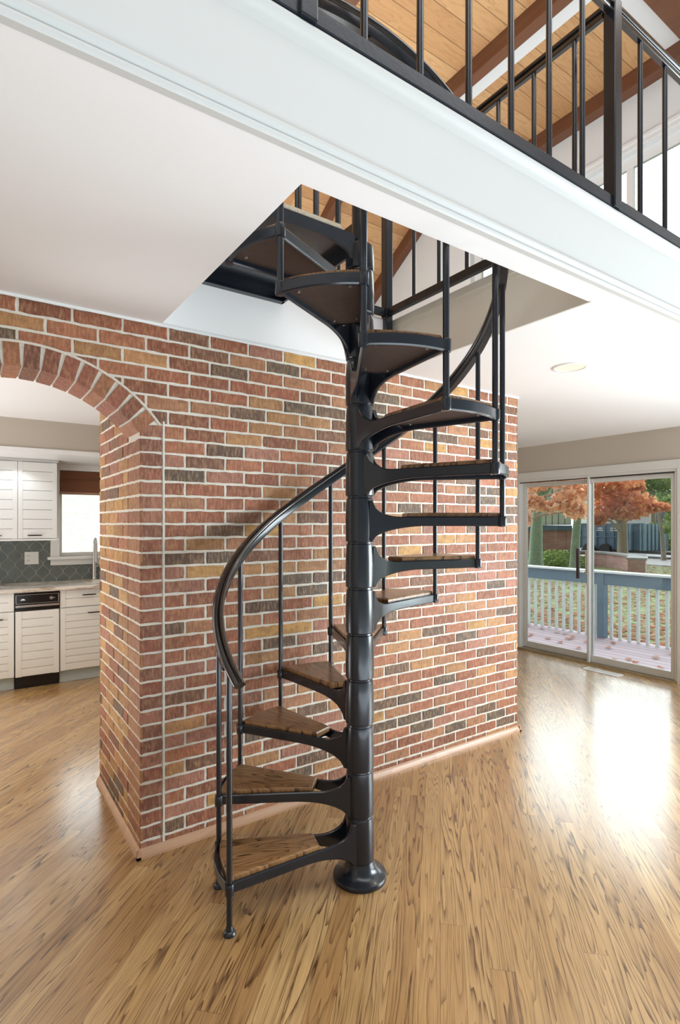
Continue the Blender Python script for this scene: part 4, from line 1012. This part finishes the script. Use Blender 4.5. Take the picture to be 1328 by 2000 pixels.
# container trailer
cb = empty('waste_container', at(1215, 34, GZ), 'blue-grey steel waste container on wheels behind the maple', 'container')
A_, B_ = Vector(at(1134, 36)), Vector(at(1258, 32)); dd = (B_-A_).normalized(); nn = Vector((dd.y, -dd.x, 0))
if nn.dot(Vector(at(1215, 34))) > 0: nn = -nn
zc = lambda v, z: Vector((v.x, v.y, z))
m = MB(); mid_ = (A_+B_)/2-nn*1.1; h0, h1 = -.05, 1.52
m.bar(zc(A_-nn*1.1, (h0+h1)/2), zc(B_-nn*1.1, (h0+h1)/2), 2.2, h1-h0); m.bar(zc(A_+nn*.02, .72), zc(B_+nn*.02, .72), .08, .06); m.bar(zc(A_+nn*.02, h1), zc(B_+nn*.02, h1), .1, .08)
L = (B_-A_).length; k = 0
while k < L: v = A_+dd*k; m.bar(zc(v+nn*.03, h0), zc(v+nn*.03, h1), .07, .06, up=dd); k += .62
m.obj('body', 'container', cb)
m = MB(); e = B_; [m.bar(zc(e+nn*(-.35*i)+dd*.03, h0), zc(e+nn*(-.35*i)+dd*.03, h1), .2, .12, up=dd) for i in range(6)]
m.bar(zc(B_-dd*.75+nn*.05, h0), zc(B_-dd*.75+nn*.05, h1), .34, .08, up=dd); m.bar(zc(B_-dd*.12+nn*.05, h0), zc(B_-dd*.12+nn*.05, h1), .2, .1, up=dd)
lab(m.obj('end_ribs', 'containerlight', cb), 'paler blue ribs at the end')
m = MB()
for kk, zz, ww in ((3.0, 1.25, .42), (3.0, 1.12, .50), (4.0, 1.25, .46), (4.0, 1.12, .50)):
    v = A_+dd*(kk-1.75)+nn*.045; n_ = 7
    for i in range(n_): w_ = ww/n_; m.bar(zc(v+dd*(i*w_), zz), zc(v+dd*(i*w_+w_*random.uniform(.5,.8)), zz), .01, .07)
lab(m.obj('lettering', 'plate', cb), 'two blocks of small white lettering, too blurred to read')
m = MB(); m.bar(zc(A_-nn*1.0, -.15), zc(B_+dd*2.4-nn*1.0, -.15), 1.9, .14); m.obj('chassis', 'rubber', cb)
for kk in (.75, 1.95):
    v = A_+dd*kk+nn*.12; Mx = Matrix.Translation(zc(v, -.12)) @ nn.to_track_quat('Z', 'Y').to_matrix().to_4x4()
    MB().prism([(.40*math.cos(2*PI*i/28), .40*math.sin(2*PI*i/28)) for i in range(28)], -.12, .12, Mx).obj('wheel', 'rubber', cb)
# road, walk
m = MB(); P_ = [at(1262, 27), at(1500, 22), at(1500, 29), at(1262, 36)]; m.prism([(p[0], p[1]) for p in P_][::1], GZ, GZ+.03); m.obj('sidewalk', 'concrete', kind='structure')
m = MB(); P_ = [at(1090, 31), at(1500, 30), at(1500, 60), at(1090, 60)]; m.prism([(p[0], p[1]) for p in P_], GZ, GZ+.02); m.obj('road', 'asphalt', kind='structure')
# neighbouring house
hs = empty('neighbour_house', at(1090, 31, GZ), 'neighbouring house with brick lower wall and pale battened siding above', 'house')
A_, B_ = Vector(at(1000, 31)), Vector(at(1114, 31)); bk = Vector((c0, s0, 0))
m = MB(); m.bar(zc(A_+bk*3, .3), zc(B_+bk*3, .3), 6, 1.7); m.bar(zc(B_-Vector((.1,0,0)), .3), zc(B_+bk*.4, .3), .3, 1.75); m.obj('brick_wall', 'outbrick', hs)
m = MB(); m.bar(zc(A_+bk*3, 2.9), zc(B_+bk*3, 2.9), 6.2, 2.9); m.obj('siding', 'siding', hs)
m = MB(); m.bar(zc(A_+bk*2.95, 1.3), zc(B_+bk*2.95, 1.3), 6.4, .28); m.obj('ledge', 'container', hs)
m = MB(); m.bar(zc(A_+bk*3, 4.5), zc(B_+bk*3, 4.5), 7, .4); m.obj('roof', 'roof', hs)
h2 = empty('far_house', at(1320, 52, GZ), 'dark shingled roof of a far house at the right edge of the door glass', 'house')
A_, B_ = Vector(at(1302, 50)), Vector(at(1400, 50))
m = MB(); m.bar(zc(A_, .3), zc(B_, .3), 3, 1.6); m.obj('brick_wall', 'siding', h2); m = MB(); m.bar(zc(A_, 2.2), zc(B_, 2.2), 3.4, 2.4); m.obj('roof', 'roof', h2)
h3 = empty('white_house', at(1170, 58, GZ), 'white walled house behind the container and the maple', 'house')
A_, B_ = Vector(at(1150, 58)), Vector(at(1300, 62))
m = MB(); m.bar(zc(A_, 2), zc(B_, 2), 4, 5); m.obj('wall', plain('white_siding', (.85,.85,.86), .7, nscale=3, namp=.05), h3)
m = MB(); m.bar(zc(A_, 4.8), zc(B_, 4.8), 5, .5); m.obj('roof', 'roof', h3)
